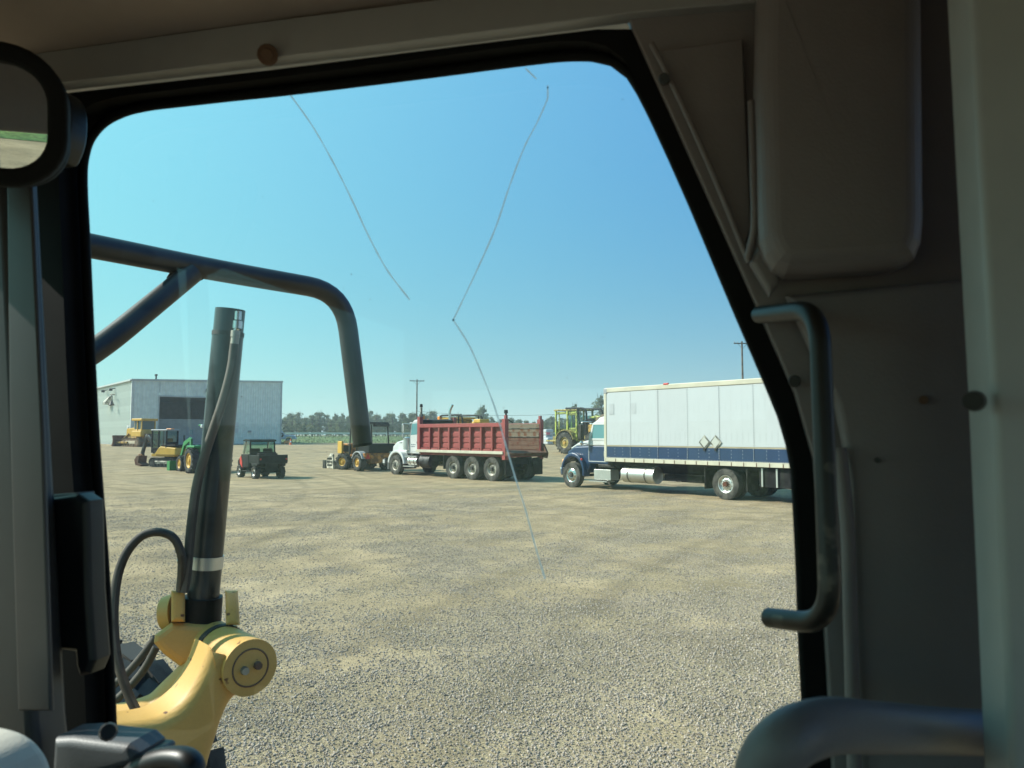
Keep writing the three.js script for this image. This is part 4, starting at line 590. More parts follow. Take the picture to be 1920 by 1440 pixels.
// ------------------------------------------------------------------ side-by-side utility vehicle
{
  const t = vehicle('utility_vehicle', 'black and red side-by-side utility vehicle with cargo bed', 'utility vehicle', onGround(474, 898.4), 40, 0.78);
  for (const x of [0, 2.0]) for (const s of [-1, 1]) wheel(t, x, s * 0.64, s, 0.33, 0.27, { rim: 0.175, lug: 0.022, rimMat: M.alu, hubMat: M.darkSteel, tyreMat: M.tyreDark, holes: false });
  mesh('frame', [rb(-0.35, 2.3, 0.34, 0.52, -0.4, 0.4, 0.04), cyl([0, 0.34, -0.6], [0, 0.34, 0.6], 0.05), cyl([2, 0.34, -0.6], [2, 0.34, 0.6], 0.05), bx(-0.45, -0.3, 0.45, 0.75, -0.3, 0.3)], M.chassis, t);
  const bed = mesh('cargo_bed', [bx(-0.62, 0.66, 0.76, 0.82, -0.72, 0.72), rb(-0.64, -0.56, 0.80, 1.20, -0.74, 0.74, 0.03), rb(-0.6, 0.66, 0.80, 1.18, -0.75, -0.68, 0.03), rb(-0.6, 0.66, 0.80, 1.18, 0.68, 0.75, 0.03), rb(0.60, 0.67, 0.8, 1.25, -0.72, 0.72, 0.02)], M.black, t);
  mesh('tail_lamp', [rb(-0.66, -0.63, 0.95, 1.03, -0.70, -0.62, 0.01), rb(-0.66, -0.63, 0.95, 1.03, 0.62, 0.70, 0.01)], M.redLens, bed); mesh('wheel_arch', [rb(-0.42, 0.42, 0.62, 0.78, -0.74, -0.5, 0.05), rb(-0.42, 0.42, 0.62, 0.78, 0.5, 0.74, 0.05)], M.black, bed); mesh('storage_box', rb(-0.55, -0.25, 0.9, 1.28, -0.70, -0.34, 0.03), M.chassis, bed); mesh('box_decal', prism([[0, 0], [0.3, 0.1], [0.3, 0.16], [0.06, 0.08], [0.0, 0.12]], 0, 0.004).rotateY(-Math.PI / 2).translate(-0.556, 1.05, -0.68), M.white, bed);
  const cab = mesh('cab_frame', [[0.75, -0.66], [0.75, 0.66], [1.95, -0.62], [1.95, 0.62]].map(([x, z], k) => cyl([x, 0.6, z], [x - (k > 1 ? 0.45 : -0.08), 1.90, z * 0.94], 0.04, 0.04, 8)).concat([rb(0.70, 0.80, 1.2, 1.32, -0.68, 0.68, 0.02), cyl([0.83, 1.86, -0.63], [0.83, 1.86, 0.63], 0.035), rb(0.72, 0.86, 0.6, 1.25, -0.66, 0.66, 0.03)]), M.black, t);
  mesh('roof', prism([[0.70, 1.86], [0.78, 1.95], [1.3, 1.98], [1.68, 1.93], [1.68, 1.87]], -0.70, 0.70, 0.02), M.black, cab); mesh('rear_window', bx(0.775, 0.785, 1.32, 1.84, -0.60, 0.60), M.glass, cab); mesh('windscreen', prism([[1.96, 1.25], [1.97, 1.26], [1.56, 1.88], [1.55, 1.87]], -0.6, 0.6), M.glass, cab);
  for (const s of [-1, 1]) { mesh('door', [rb(0.82, 1.85, 0.55, 1.2, s * 0.66, s * 0.71, 0.03)], M.chassis, cab); mesh('side_window', bx(0.85, 1.65, 1.2, 1.84, s * 0.665, s * 0.67), M.glass, cab); mesh('side_panel', prism([[1.62, 0.50], [1.95, 0.72], [2.0, 1.0], [1.82, 1.12], [1.66, 0.8]], s * 0.66, s * 0.735, 0.02), M.redLens, t); }
  mesh('seat', [rb(0.95, 1.35, 0.75, 0.9, -0.6, 0.6, 0.05), rb(0.88, 1.0, 0.85, 1.5, -0.58, -0.08, 0.05), rb(0.88, 1.0, 0.85, 1.5, 0.08, 0.58, 0.05)], M.black, cab); mesh('steering_wheel', new THREE.TorusGeometry(0.17, 0.02, 6, 18).rotateY(Math.PI / 2).rotateZ(-0.5).translate(1.6, 1.2, -0.33), M.black, cab);
  mesh('hood', prism([[1.85, 0.62], [2.55, 0.6], [2.6, 0.85], [2.0, 1.18], [1.85, 1.2]], -0.62, 0.62, 0.05), M.chassis, t); mesh('bumper', rb(2.55, 2.66, 0.4, 0.75, -0.5, 0.5, 0.03), M.black, t); mesh('step_bar', cyl([0.5, 0.36, -0.72], [1.6, 0.36, -0.72], 0.03), M.chassis, t);
}

// ------------------------------------------------------------------ crawler dozer by the building
{
  const p = onGround(264, 837.2), t = thing('crawler_dozer', 'dusty yellow crawler dozer parked by the building corner', 'bulldozer', [p.x, rise(p.z), p.z], R(90 + 58));
  for (const s of [-1, 1]) crawlerTrack(t, s * 0.92, 2.3, 0.42, 0.52, 36, M.mud, mat([0.5, 0.42, 0.3], 0.8));
  mesh('main_frame', rb(-1.5, 1.3, 0.45, 1.0, -0.6, 0.6, 0.05), M.dirtYellow, t);
  mesh('engine_hood', [prism([[0.1, 0.95], [1.75, 0.95], [1.82, 1.5], [1.75, 1.85], [0.1, 1.95]], -0.52, 0.52, 0.06)], M.yellow, t); mesh('grille', bx(1.80, 1.84, 1.05, 1.75, -0.4, 0.4), M.darkSteel, t); mesh('headlamp', [rb(1.6, 1.8, 1.86, 1.98, -0.5, -0.3, 0.03)], M.white, t);
  mesh('side_tank', [rb(-1.7, 0.0, 1.0, 1.6, -1.1, -0.62, 0.08), rb(-1.7, 0.0, 1.0, 1.6, 0.62, 1.1, 0.08)], M.yellow, t);
  const posts = [[0.1, -0.62], [0.1, 0.62], [-1.2, -0.72], [-1.2, 0.72], [-0.5, -0.72], [-0.5, 0.72]].map(([x, z]) => rb(x - 0.06, x + 0.06, 1.4, 2.66, z - 0.06, z + 0.06, 0.02)); posts.push(rb(-1.25, 0.15, 1.3, 1.75, -0.74, 0.74, 0.04));
  const c = mesh('cab_frame', posts, M.yellow, t); mesh('roof', rb(-1.45, 0.35, 2.62, 2.86, -0.9, 0.9, 0.06), M.yellow, c); for (const s of [-1, 1]) mesh('window', bx(-1.15, 0.05, 1.75, 2.6, s * 0.70, s * 0.71), M.glassDark, c); mesh('windscreen', bx(0.1, 0.11, 1.9, 2.6, -0.55, 0.55), M.glassDark, c); mesh('rear_window', bx(-1.21, -1.2, 1.75, 2.6, -0.65, 0.65), M.glassDark, c);
  mesh('blade', prism([[2.35, 0.02], [2.62, 0.06], [2.45, 0.35], [2.40, 0.75], [2.52, 1.12], [2.35, 1.15], [2.22, 0.7]], -1.62, 1.62, 0.02), M.rust, t); mesh('push_arm', [rb(0.4, 2.35, 0.32, 0.52, -1.3, -1.15, 0.03), rb(0.4, 2.35, 0.32, 0.52, 1.15, 1.3, 0.03), cyl([1.2, 1.3, -0.62], [2.3, 0.8, -0.5], 0.07), cyl([1.2, 1.3, 0.62], [2.3, 0.8, 0.5], 0.07)], M.dirtYellow, t);
  mesh('exhaust_stack', cyl([1.0, 1.9, 0.2], [1.0, 2.45, 0.2], 0.06), M.darkSteel, t); mesh('ripper', rb(-2.2, -1.5, 0.6, 1.3, -0.7, 0.7, 0.05), M.rust, t);
}

// ------------------------------------------------------------------ pickup, cone and blocks beyond the building
{
  const p = onGround(541, 830.2), t = thing('pickup_truck', 'pale blue crew cab pickup with dark curved door stripe behind the building', 'pickup truck', [p.x - 1.9, rise(p.z), p.z], R(14));
  const pal = mat([0.50, 0.56, 0.64], 0.3);
  for (const x of [1.85, -1.85]) for (const s of [-1, 1]) wheel(t, x, s * 0.82, s, 0.40, 0.27, { rim: 0.24, style: 'plain', rimMat: M.aluDull, tyreMat: M.tyreDark, holes: false });
  mesh('body', [prism([[-2.9, 0.55], [-2.9, 1.18], [-0.9, 1.2], [0.9, 1.2], [2.6, 1.12], [2.85, 0.98], [2.88, 0.5], [2.35, 0.5], [2.25, 0.78], [1.9, 0.9], [1.5, 0.78], [1.38, 0.5], [-1.4, 0.5], [-1.5, 0.78], [-1.85, 0.9], [-2.2, 0.78], [-2.3, 0.5]], -0.98, 0.98, 0.06)], pal, t);
  const c = mesh('cab', prism([[-1.0, 1.18], [-0.85, 1.78], [-0.6, 1.88], [0.55, 1.88], [0.85, 1.78], [1.4, 1.18]], -0.84, 0.84, 0.06), pal, t);
  for (const s of [-1, 1]) { mesh('window', prism([[-0.85, 1.24], [-0.75, 1.74], [-0.05, 1.78], [-0.05, 1.24]], s * 0.835, s * 0.85), M.glassDark, c); mesh('window', prism([[0.05, 1.24], [0.05, 1.78], [0.6, 1.76], [1.1, 1.24]], s * 0.835, s * 0.85), M.glassDark, c); mesh('door_stripe', prism([[0.4, 0.62], [0.55, 0.62], [1.05, 0.85], [1.25, 1.2], [0.95, 1.2], [0.8, 0.95], [0.2, 0.8], [-0.6, 0.7]], s * 0.98, s * 0.986), M.darkSteel, t); mesh('mirror', rb(1.0, 1.15, 1.25, 1.42, s * 0.9, s * 1.1, 0.03), M.black, c); }
  mesh('windscreen', prism([[1.36, 1.24], [1.38, 1.24], [0.87, 1.76], [0.85, 1.75]], -0.75, 0.75), M.glassDark, c); mesh('bumper', rb(2.82, 3.0, 0.45, 0.75, -0.95, 0.95, 0.04), M.alu, t); mesh('headlamp', [rb(2.75, 2.9, 0.85, 1.02, -0.9, -0.6, 0.03), rb(2.75, 2.9, 0.85, 1.02, 0.6, 0.9, 0.03)], M.chrome, t); mesh('roof_load', rb(-0.7, 0.35, 1.95, 2.35, -0.6, 0.6, 0.15), M.tan, t); mesh('roof_rack', [bx(-0.5, -0.44, 1.86, 1.96, -0.7, 0.7), bx(0.2, 0.26, 1.86, 1.96, -0.7, 0.7)], M.black, c);
}
{
  const p = onGround(545, 834), c = thing('traffic_cone', 'orange traffic cone with white band by the pickup', 'traffic cone', [p.x, rise(p.z), p.z]);
  mesh('cone', lathe([[0.17, 0.03], [0.16, 0.04], [0.035, 0.72], [0.001, 0.73]], 18), mat([0.75, 0.14, 0.03], 0.6), c); mesh('base', rb(-0.2, 0.2, 0, 0.04, -0.2, 0.2, 0.015), mat([0.75, 0.14, 0.03], 0.6), c); mesh('band', lathe([[0.118, 0.28], [0.083, 0.47]], 18), M.white, c);
  const q = onGround(538, 832.5), b = thing('barrier_block', 'orange barrier block beside the traffic cone', 'barrier', [q.x, rise(q.z), q.z], 0.2); mesh('block', rb(-0.35, 0.35, 0, 0.42, -0.3, 0.3, 0.05), mat([0.75, 0.22, 0.03], 0.6), b); mesh('slot', bx(-0.15, 0.15, 0.05, 0.12, 0.295, 0.305), M.black, b);
  const k = onGround(524, 832.5), y = thing('parking_kerb', 'long low yellow parking kerb left of the barrier block', 'kerb', [k.x, rise(k.z), k.z], 0.1); mesh('beam', prism([[-0.12, 0], [0.12, 0], [0.09, 0.22], [-0.09, 0.22]], -1.1, 1.1, 0.02).rotateY(Math.PI / 2), M.dirtYellow, y); mesh('anchor', [cyl([-0.7, 0.2, 0], [-0.7, 0.24, 0], 0.03), cyl([0.7, 0.2, 0], [0.7, 0.24, 0], 0.03)], M.darkSteel, y);
}
{ // bank behind the grader, seen only in its mirror
  const g = []; for (let x = -60; x <= 60; x += 6) g.push(x);
  const pos = [], idx = [], uv = [], prof = [[24, 0.02], [26, 0.5], [29, 1.6], [33, 2.6], [40, 3.0]];
  prof.forEach(([z, y]) => g.forEach((x) => { pos.push(x, y + (y > 0.1 ? (fbm(x * 0.2, z * 0.3, 3, 401) - 0.5) * 0.8 : 0), z); uv.push(x, z); }));
  for (let j = 0; j < prof.length - 1; j++) for (let i = 0; i < g.length - 1; i++) { const a = j * g.length + i; idx.push(a, a + g.length, a + 1, a + 1, a + g.length, a + g.length + 1); }
  const q = new THREE.BufferGeometry(); q.setAttribute('position', new THREE.Float32BufferAttribute(pos, 3)); q.setAttribute('uv', new THREE.Float32BufferAttribute(uv, 2)); q.setIndex(idx); q.computeVertexNormals();
  const o = new THREE.Mesh(q, grassMat); o.name = 'grass_bank'; o.userData = { kind: 'structure', label: 'grassy bank at the edge of the yard seen in the mirror' }; Object.assign(o, shade); scene.add(o);
}

// ------------------------------------------------------------------ the motor grader whose cab we sit in
{
  const A = R(13.6), U = new THREE.Vector3(Math.cos(A), 0, Math.sin(A)), N = new THREE.Vector3(-Math.sin(A), 0, Math.cos(A));
  const t = thing('motor_grader', 'yellow motor grader seen from inside its dark cab, with lift cylinder outside', 'motor grader', [0, 0, 0], -A);
  // local frame: x towards the rear of the cab along the door, y up, z from the door inwards; the door pane stands at z = -0.80
  const cp = (px, py, z) => { const r = ray(px, py), k = z / r.dot(N); return [r.dot(U) * k, EYE + r.y * k, z]; };
  const out = (px, py, d) => { const p = atDepth(px, py, d); return new THREE.Vector3(p.dot(U), p.y, p.dot(N)); };
  const poly = (list, z) => list.map(([a, b]) => cp(a, b, z).slice(0, 2));
  const plate = (list, z, th, bevel = 0, holes = []) => toCreasedNormals(clean(prism(poly(list, z), z, z + th, bevel, holes.map((h) => poly(h, z)), 8)), R(8));
  const soft = (list, n = 60) => new THREE.SplineCurve(list.map(([a, b]) => new THREE.Vector2(a, b))).getPoints(n).map((p) => [p.x, p.y]);
  const bumpy = { bumpMap: grainTex, bumpScale: 0.00015 };
  const trimM = mat([0.19, 0.165, 0.165], 0.5, 0, bumpy), trimLight = mat([0.20, 0.195, 0.185], 0.45, 0, bumpy), paintM = mat([0.275, 0.265, 0.265], 0.42), postM = mat([0.36, 0.37, 0.36], 0.4), headM = mat([0.27, 0.215, 0.19], 0.95, 0, bumpy), sealM = mat([0.006, 0.0065, 0.007], 0.7, 0, { tex: grimeTex, specularIntensity: 0.3 }), gripM = mat([0.011, 0.013, 0.016], 0.42, 0, { tex: grimeTex }), padM = mat([0.30, 0.30, 0.29], 0.7, 0, bumpy);
  const pillarM = mat([0.055, 0.052, 0.052], 0.4);
  const frameM = mat([0.005, 0.0055, 0.0065], 0.75, 0, { tex: grimeTex, specularIntensity: 0.4 });
  const scuffTex = texture(512, 0.35, (u, v) => { const a = fbm(u * 14, v * 14, 4, 701, 14), b = vnoise(u * 90, v * 90, 707, 90); const m = 0.20 + 0.05 * b + 0.55 * sm(0.66, 0.74, a) * (0.4 + 0.6 * b); return [m, m * 0.96, m * 0.9]; }, true), wornM = mat([0.16, 0.145, 0.13], 0.45, 0, { tex: scuffTex });
  const clear = pane([0.92, 0.955, 0.95], { transmission: 0.98 });
  // ---- door: pane, seal, cracks, latch
  const left = [[212, 1440], [205, 1255], [195, 1060], [178, 830], [170, 680], [160, 450], [155, 340]], tl = [[157, 300], [168, 262], [192, 232], [228, 212], [275, 200]], topE = [[540, 170], [800, 138], [1000, 112], [1060, 106]], tr = [[1110, 106], [1150, 115], [1183, 140], [1203, 172]], right = [[1225, 215], [1260, 290], [1300, 380], [1340, 475], [1380, 570], [1410, 640], [1440, 710], [1468, 778], [1484, 832], [1493, 880], [1497, 940], [1503, 1060], [1508, 1200], [1515, 1330], [1522, 1440]];
  const open = [[230, 1720], ...left, ...tl, ...topE, ...tr, ...right, [1545, 1720]];
  const ring = [[108, 1900], [95, 1440], [90, 1340], [76, 1100], [64, 850], [48, 500], [38, 330], [44, 230], [78, 185], [130, 170], [500, 128], [900, 77], [1120, 50], [1185, 50], [1225, 80], [1262, 150], [1330, 300], [1450, 575], [1520, 735], [1546, 860], [1556, 1000], [1566, 1250], [1576, 1440], [1600, 1900]];
  const door = new THREE.Group(); door.name = 'cab_door'; t.add(door);
  const ringL = poly(ring, -0.755), openL = poly(open, -0.80);
  mesh('window_seal', prism(ringL, -0.80, -0.755, 0.006, [openL], 2), sealM, door);
  mesh('seal_lip', strand(curve([...left, ...tl, ...topE, ...tr, ...right].map(([a, b]) => cp(a, b, -0.79)), 160), 0.006, 8), sealM, door);
  mesh('window_pane', new THREE.ShapeGeometry(new THREE.Shape(poly([[100, 1900], [100, 200], [300, 120], [1200, 20], [1330, 200], [1600, 900], [1640, 1900]], -0.806).map((q) => new THREE.Vector2(...q)))).translate(0, 0, -0.806), clear, door);
  const crackM = new THREE.MeshPhysicalMaterial({ color: new THREE.Color(0.78, 0.84, 0.84), roughness: 0.95, transmission: 0.92, thickness: 0 });
  for (const c of [[[540, 172], [585, 235], [625, 305], [660, 375], [690, 440], [725, 505], [768, 562]], [[1027, 185], [1008, 228], [985, 272], [955, 350], [930, 425], [895, 505], [850, 600]], [[850, 600], [880, 648], [905, 705], [928, 765], [947, 830], [966, 895], [985, 955], [1004, 1025], [1022, 1085]], [[1027, 160], [1027, 186]], [[985, 128], [1006, 148]]]) { const pts = curve(c.map(([a, b]) => cp(a, b, -0.8048)), 40), P = []; for (let k = 0; k < pts.length - 1; k++) { const a = pts[k], b = pts[k + 1], w = (v) => 0.0004 + 0.0007 * fbm(v * 0.7, c[0][0], 2, 601), d = b.clone().sub(a).normalize(), n = new THREE.Vector3(-d.y, d.x, 0), w0 = w(k), w1 = w(k + 1); const q = [a.clone().addScaledVector(n, w0), a.clone().addScaledVector(n, -w0), b.clone().addScaledVector(n, -w1), b.clone().addScaledVector(n, w1)]; for (const m of [0, 1, 2, 0, 2, 3]) P.push(q[m].x, q[m].y, q[m].z); } const g = new THREE.BufferGeometry(); g.setAttribute('position', new THREE.Float32BufferAttribute(P, 3)); g.computeVertexNormals(); mesh('crack', g, crackM, door); }
  mesh('chip', [new THREE.SphereGeometry(0.0013, 8, 6).translate(...cp(850, 600, -0.8045)), new THREE.SphereGeometry(0.001, 8, 6).translate(...cp(1027, 164, -0.8045))], sealM, door);
  { seed = 77; const sp = []; for (let k = 0; k < 26; k++) { const c = cp(rr(200, 1300), rr(180, 900), -0.8048); sp.push(new THREE.SphereGeometry(rr(0.0003, 0.0007), 5, 4).scale(1.3, 0.8, 0.2).translate(...c)); } mesh('dirt_speck', sp, M.mud, door, { kind: 'stuff' }); }
  mesh('door_panel', prism(poly([[148, 1900], [1600, 1900], [1640, 2900], [180, 2900]], -0.80), -0.80, -0.77), paintM, door);
  mesh('door_grip', [plate([[128, 930], [180, 922], [200, 935], [204, 1100], [213, 1225], [203, 1250], [185, 1255], [178, 1235], [176, 1210], [140, 1205], [136, 1150], [130, 1010]], -0.735, 0.03, 0.008), plate([[120, 925], [180, 920], [182, 935], [122, 940]], -0.745, 0.03, 0.004)], gripM, door);
  mesh('door_latch', [plate([[168, 1352], [200, 1350], [300, 1362], [318, 1378], [318, 1400], [240, 1420], [222, 1440], [215, 1520], [165, 1520], [165, 1400]], -0.70, 0.05, 0.010)], mat([0.10, 0.105, 0.11], 0.5, 0, bumpy), door);
  mesh('latch_screw', cyl(cp(203, 1372, -0.648), cp(203, 1372, -0.640), 0.009, 0.007, 12), gripM, door); mesh('latch_bolt', [rb(...(() => { const c = cp(285, 1412, -0.68); return [c[0] - 0.02, c[0] + 0.015, c[1] - 0.01, c[1] + 0.008, -0.70, -0.66]; })(), 0.005)], M.aluDull, door);
  mesh('latch_lever', strand(curve([cp(225, 1475, -0.66), cp(270, 1440, -0.655), cp(320, 1425, -0.65), cp(355, 1432, -0.645), cp(362, 1450, -0.645)], 20), 0.013, 12), gripM, door);
  // ---- shell
  mesh('headliner', [rb(-1.0, 0.8, 2.672, 2.72, -0.77, 0.95, 0.01)], headM, t);
  mesh('roof_shell', rb(-1.08, 0.88, 2.722, 2.80, -0.86, 1.05, 0.03), M.yellow, t);
  const head = mesh('header_beam', [plate([[60, 122], [105, 113], [470, 63], [960, 2], [1500, -70], [2400, -190], [2400, -80], [1700, 2], [1190, 43], [700, 104], [130, 170], [70, 182]], -0.752, 0.02, 0.0015), bx(-1.0, 0.8, 2.664, 2.73, -0.84, -0.772)], paintM, t);
  mesh('rusty_bolt', [cyl(cp(502, 103, -0.735), cp(502, 103, -0.722), 0.012, 0.011, 14), cyl(cp(500, 101, -0.724), cp(500, 101, -0.716), 0.007, 0.006, 6)], M.rust, head);
  const pil = mesh('front_pillar', [plate([[-6, 250], [-4, 500], [0, 800], [10, 1050], [22, 1330], [30, 1500], [150, 1500], [132, 1330], [118, 1060], [104, 820], [90, 560], [76, 300]], -0.71, 0.05, 0.012)], pillarM, t);
  mesh('pillar_cover', plate([[20, 300], [26, 800], [42, 1330], [104, 1330], [88, 820], [64, 300]], -0.66, 0.006, 0.003), pillarM, pil);
  mesh('lower_wall', [bx(-0.98, -0.94, 0.9, 1.55, -0.8, 1.0), bx(-0.94, 0.80, 0.9, 1.70, 0.93, 0.99), bx(0.78, 0.82, 0.9, 1.75, -0.8, 0.95)], trimM, t);
  mesh('cab_floor', bx(-0.98, 0.82, 0.84, 0.9, -0.84, 1.0), M.rubber, t);
  const posts = mesh('corner_post', [rb(-1.0, -0.92, 1.5, 2.68, 0.86, 0.98, 0.02), rb(0.72, 0.82, 1.6, 2.68, 0.84, 0.98, 0.02), rb(-1.0, -0.94, 2.56, 2.68, -0.8, 0.9, 0.02), rb(-0.94, 0.78, 2.36, 2.68, 0.92, 0.99, 0.02), rb(0.76, 0.82, 2.5, 2.68, -0.6, 0.9, 0.02), rb(-0.12, -0.02, 1.6, 2.62, 0.92, 0.98, 0.02)], trimM, t);
  mesh('windscreen', new THREE.PlaneGeometry(1.62, 1.03).rotateY(Math.PI / 2).translate(-0.96, 2.065, 0.05), clear, t); mesh('side_window', new THREE.PlaneGeometry(1.64, 0.7).translate(-0.1, 2.03, 0.955), clear, t); mesh('rear_window', new THREE.PlaneGeometry(1.16, 0.77).rotateY(Math.PI / 2).translate(0.797, 2.135, 0.28), clear, t);
  mesh('wiper_strip', bx(-1.0, -0.93, 1.5, 1.58, -0.78, 0.9), sealM, t);
  // ---- moulded trim right of the door
  const trim = mesh('trim_panel', plate([[1165, 20], [1215, 130], [1300, 320], [1412, 572], [1485, 738], [1520, 860], [1530, 1000], [1545, 1250], [1555, 1440], [1575, 1900], [1960, 1900], [1960, -220], [1192, -220]], -0.765, 0.02, 0.003), trimM, t);
  mesh('lit_edge', strand(curve([cp(1222, 82, -0.735), cp(1262, 160, -0.732), cp(1330, 310, -0.73), cp(1405, 492, -0.73)], 24), 0.0028, 8), trimM, trim);
  mesh('recess_floor', plate([[1236, 100], [1392, 78], [1408, 430], [1396, 462]], -0.742, 0.006, 0.002), trimM, trim);
  mesh('raised_cover', plate([[1412, 40], [1440, 18], [1700, -4], [1708, -300], [1412, -300]].slice(0, 3).concat([[1704, 440], [1700, 480], [1688, 508], [1660, 521], [1620, 525], [1490, 533], [1462, 532], [1440, 522], [1425, 500], [1417, 475], [1414, 440], [1409, 200]]), -0.742, 0.062, 0.022), trimM, trim);
  mesh('cover_edge', strand(curve([cp(1409, 190, -0.707), cp(1413, 330, -0.705), cp(1414, 430, -0.708), cp(1402, 486, -0.72)], 24), 0.0035, 8), trimM, trim);
  mesh('cover_foot', plate([[1404, 500], [1425, 455], [1458, 480], [1456, 540], [1440, 560]], -0.735, 0.02, 0.006), trimM, trim);
  mesh('lower_cover', plate([[1470, 560], [1700, 538], [1860, 525], [1900, 1900], [1640, 1900], [1606, 1440], [1596, 1150], [1588, 900], [1560, 760]], -0.74, 0.02, 0.008), trimM, trim);
  mesh('cover_rim', strand(curve([cp(1574, 840, -0.716), cp(1588, 980, -0.716), cp(1594, 1150, -0.716), cp(1602, 1440, -0.716), cp(1612, 1600, -0.716)], 24), 0.006, 8), trimM, trim);
  mesh('trim_clip', [cyl(cp(1246, 148, -0.735), cp(1246, 148, -0.722), 0.006, 0.005, 8), cyl(cp(1490, 715, -0.735), cp(1490, 715, -0.722), 0.006, 0.005, 8)], gripM, trim); mesh('screw', [cyl(cp(1732, 750, -0.722), cp(1732, 750, -0.716), 0.004, 0.004, 8)], M.rust, trim); mesh('screw', [cyl(cp(1645, 863, -0.722), cp(1645, 863, -0.716), 0.0025, 0.0025, 8)], gripM, trim);
  const post = mesh('rear_post', [plate([[1770, -220], [1772, 0], [1790, 350], [1810, 720], [1825, 1050], [1842, 1440], [1860, 1900], [2100, 1900], [2080, -220]], -0.60, 0.05, 0.006)], postM, t);
  mesh('stud', [cyl(cp(1828, 752, -0.55), cp(1824, 752, -0.525), 0.007, 0.006, 14)], M.darkSteel, post);
  mesh('wall_filler', bx(0.24, 0.80, 0.9, 2.68, -0.62, -0.58), trimM, t);
  // ---- handles
  const V = (a, b, z) => new THREE.Vector3(...cp(a, b, z));
  mesh('grab_handle', bent([V(1424, 590, -0.73), V(1536, 580, -0.63), V(1558, 1172, -0.61), V(1442, 1158, -0.67)], 0.0082, 0.032, 14), wornM, t);
  mesh('padded_rail', strand(curve([V(1930, 1376, -0.66), V(1800, 1372, -0.63), V(1650, 1364, -0.55), V(1545, 1362, -0.49), V(1478, 1388, -0.46), V(1440, 1430, -0.46), V(1424, 1500, -0.46), V(1420, 1700, -0.46)], 40), 0.0162, 18), mat([0.15, 0.143, 0.15], 0.5, 0, bumpy), t);
  mesh('side_console', [plate([...soft([[-260, 1325], [-60, 1338], [0, 1347], [58, 1362], [94, 1392], [116, 1440], [140, 1560]], 40), [-260, 1560]], -0.56, 0.16, 0.02)], mat([0.60, 0.58, 0.50], 0.7, 0, bumpy), t);
  // ---- rear-view mirror hung at the front corner
  {
    const Mc = new THREE.Vector3(...cp(-100, 203, -0.58)), d = Mc.clone().sub(new THREE.Vector3(0, EYE, 0)).normalize(), want = new THREE.Vector3(0.36, -0.075, 0.93).normalize(), n = want.clone().sub(d).normalize();
    const g = new THREE.Group(); g.name = 'rear_view_mirror'; g.position.copy(Mc); g.quaternion.setFromRotationMatrix(new THREE.Matrix4().lookAt(n, new THREE.Vector3(), new THREE.Vector3(0, 1, 0))); t.add(g);
    const rr2 = (w, h, r) => { const o = []; for (const [sx, sy, a0] of [[1, 1, 0], [-1, 1, 90], [-1, -1, 180], [1, -1, 270]]) for (let k = 0; k <= 8; k++) { const a = R(a0 + k * 11.25); o.push([sx * (w - r) + Math.cos(a) * r, sy * (h - r) + Math.sin(a) * r]); } return o; };
    mesh('mirror_frame', prism(rr2(0.108, 0.072, 0.056), -0.01, 0.012, 0.005, [rr2(0.089, 0.053, 0.038)], 3), frameM, g); mesh('mirror_glass', prism(rr2(0.092, 0.056, 0.04), -0.004, 0.001), new THREE.MeshPhysicalMaterial({ color: new THREE.Color(0.82, 0.84, 0.82), metalness: 1, roughness: 0.01 }), g); mesh('mirror_back', prism(rr2(0.105, 0.069, 0.05), -0.04, -0.0105, 0.01), frameM, g);
    mesh('mirror_stalk', strand([new THREE.Vector3(0, 0, -0.03), new THREE.Vector3(0, 0.1, -0.06), new THREE.Vector3(0, 0.2, -0.06)], 0.012, 10), gripM, g);
  }
  mesh('visor_bracket', [plate(soft([[128, 186], [152, 188], [165, 208], [168, 240], [165, 272], [156, 300], [146, 314], [128, 318]], 30), -0.72, 0.03, 0.006)], gripM, t);

  // ---- outside: lift arm, saddle, cylinder, hoses
  const chipTex = texture(1024, 0.55, (u, v) => { const a = fbm(u * 26, v * 26, 3, 811, 26), b = fbm(u * 5, v * 5, 4, 817, 5), d = vnoise(u * 160, v * 160, 821, 160), k = sm(0.70, 0.76, a * 0.72 + b * 0.30), w = 0.93 + 0.07 * b - 0.03 * d; return [w * (1 - 0.55 * k), w * (1 - 0.66 * k), w * (1 - 0.70 * k)]; }, true), paintY = mat([0.62, 0.355, 0.088], 0.55, 0, { tex: chipTex }), tubeM = mat([0.028, 0.03, 0.032], 0.42, 0, { tex: grimeTex }), cylM = mat([0.045, 0.054, 0.06], 0.3, 0, { tex: grimeTex }), hoseM = mat([0.11, 0.10, 0.088], 0.75, 0, { tex: grimeTex });
  const D = 2.1, O3 = (a, b, d = D) => out(a, b, d);
  // arm: a curved plate-like casting, thick across the view
  const arm = mesh('lift_arm', (() => {
    const c = [[60, 1470, 1.98, 0.16], [180, 1400, 2.0, 0.13], [255, 1378, 2.02, 0.115], [310, 1350, 2.05, 0.105], [352, 1305, 2.07, 0.095], [392, 1262, 2.08, 0.085], [430, 1240, 2.08, 0.075], [462, 1248, 2.06, 0.07]];
    return [strand(curve(c.map(([a, b, d]) => O3(a, b, d)), 30), (q) => 0.10 * (1 - q) + 0.058 * q, 20)];
  })(), paintY, t);
  // pin boss: short thick cylinder whose end cap faces the cab
  const pinA = O3(470, 1252, 1.93), pinB = O3(385, 1205, 2.16); const axis = pinB.clone().sub(pinA).normalize();
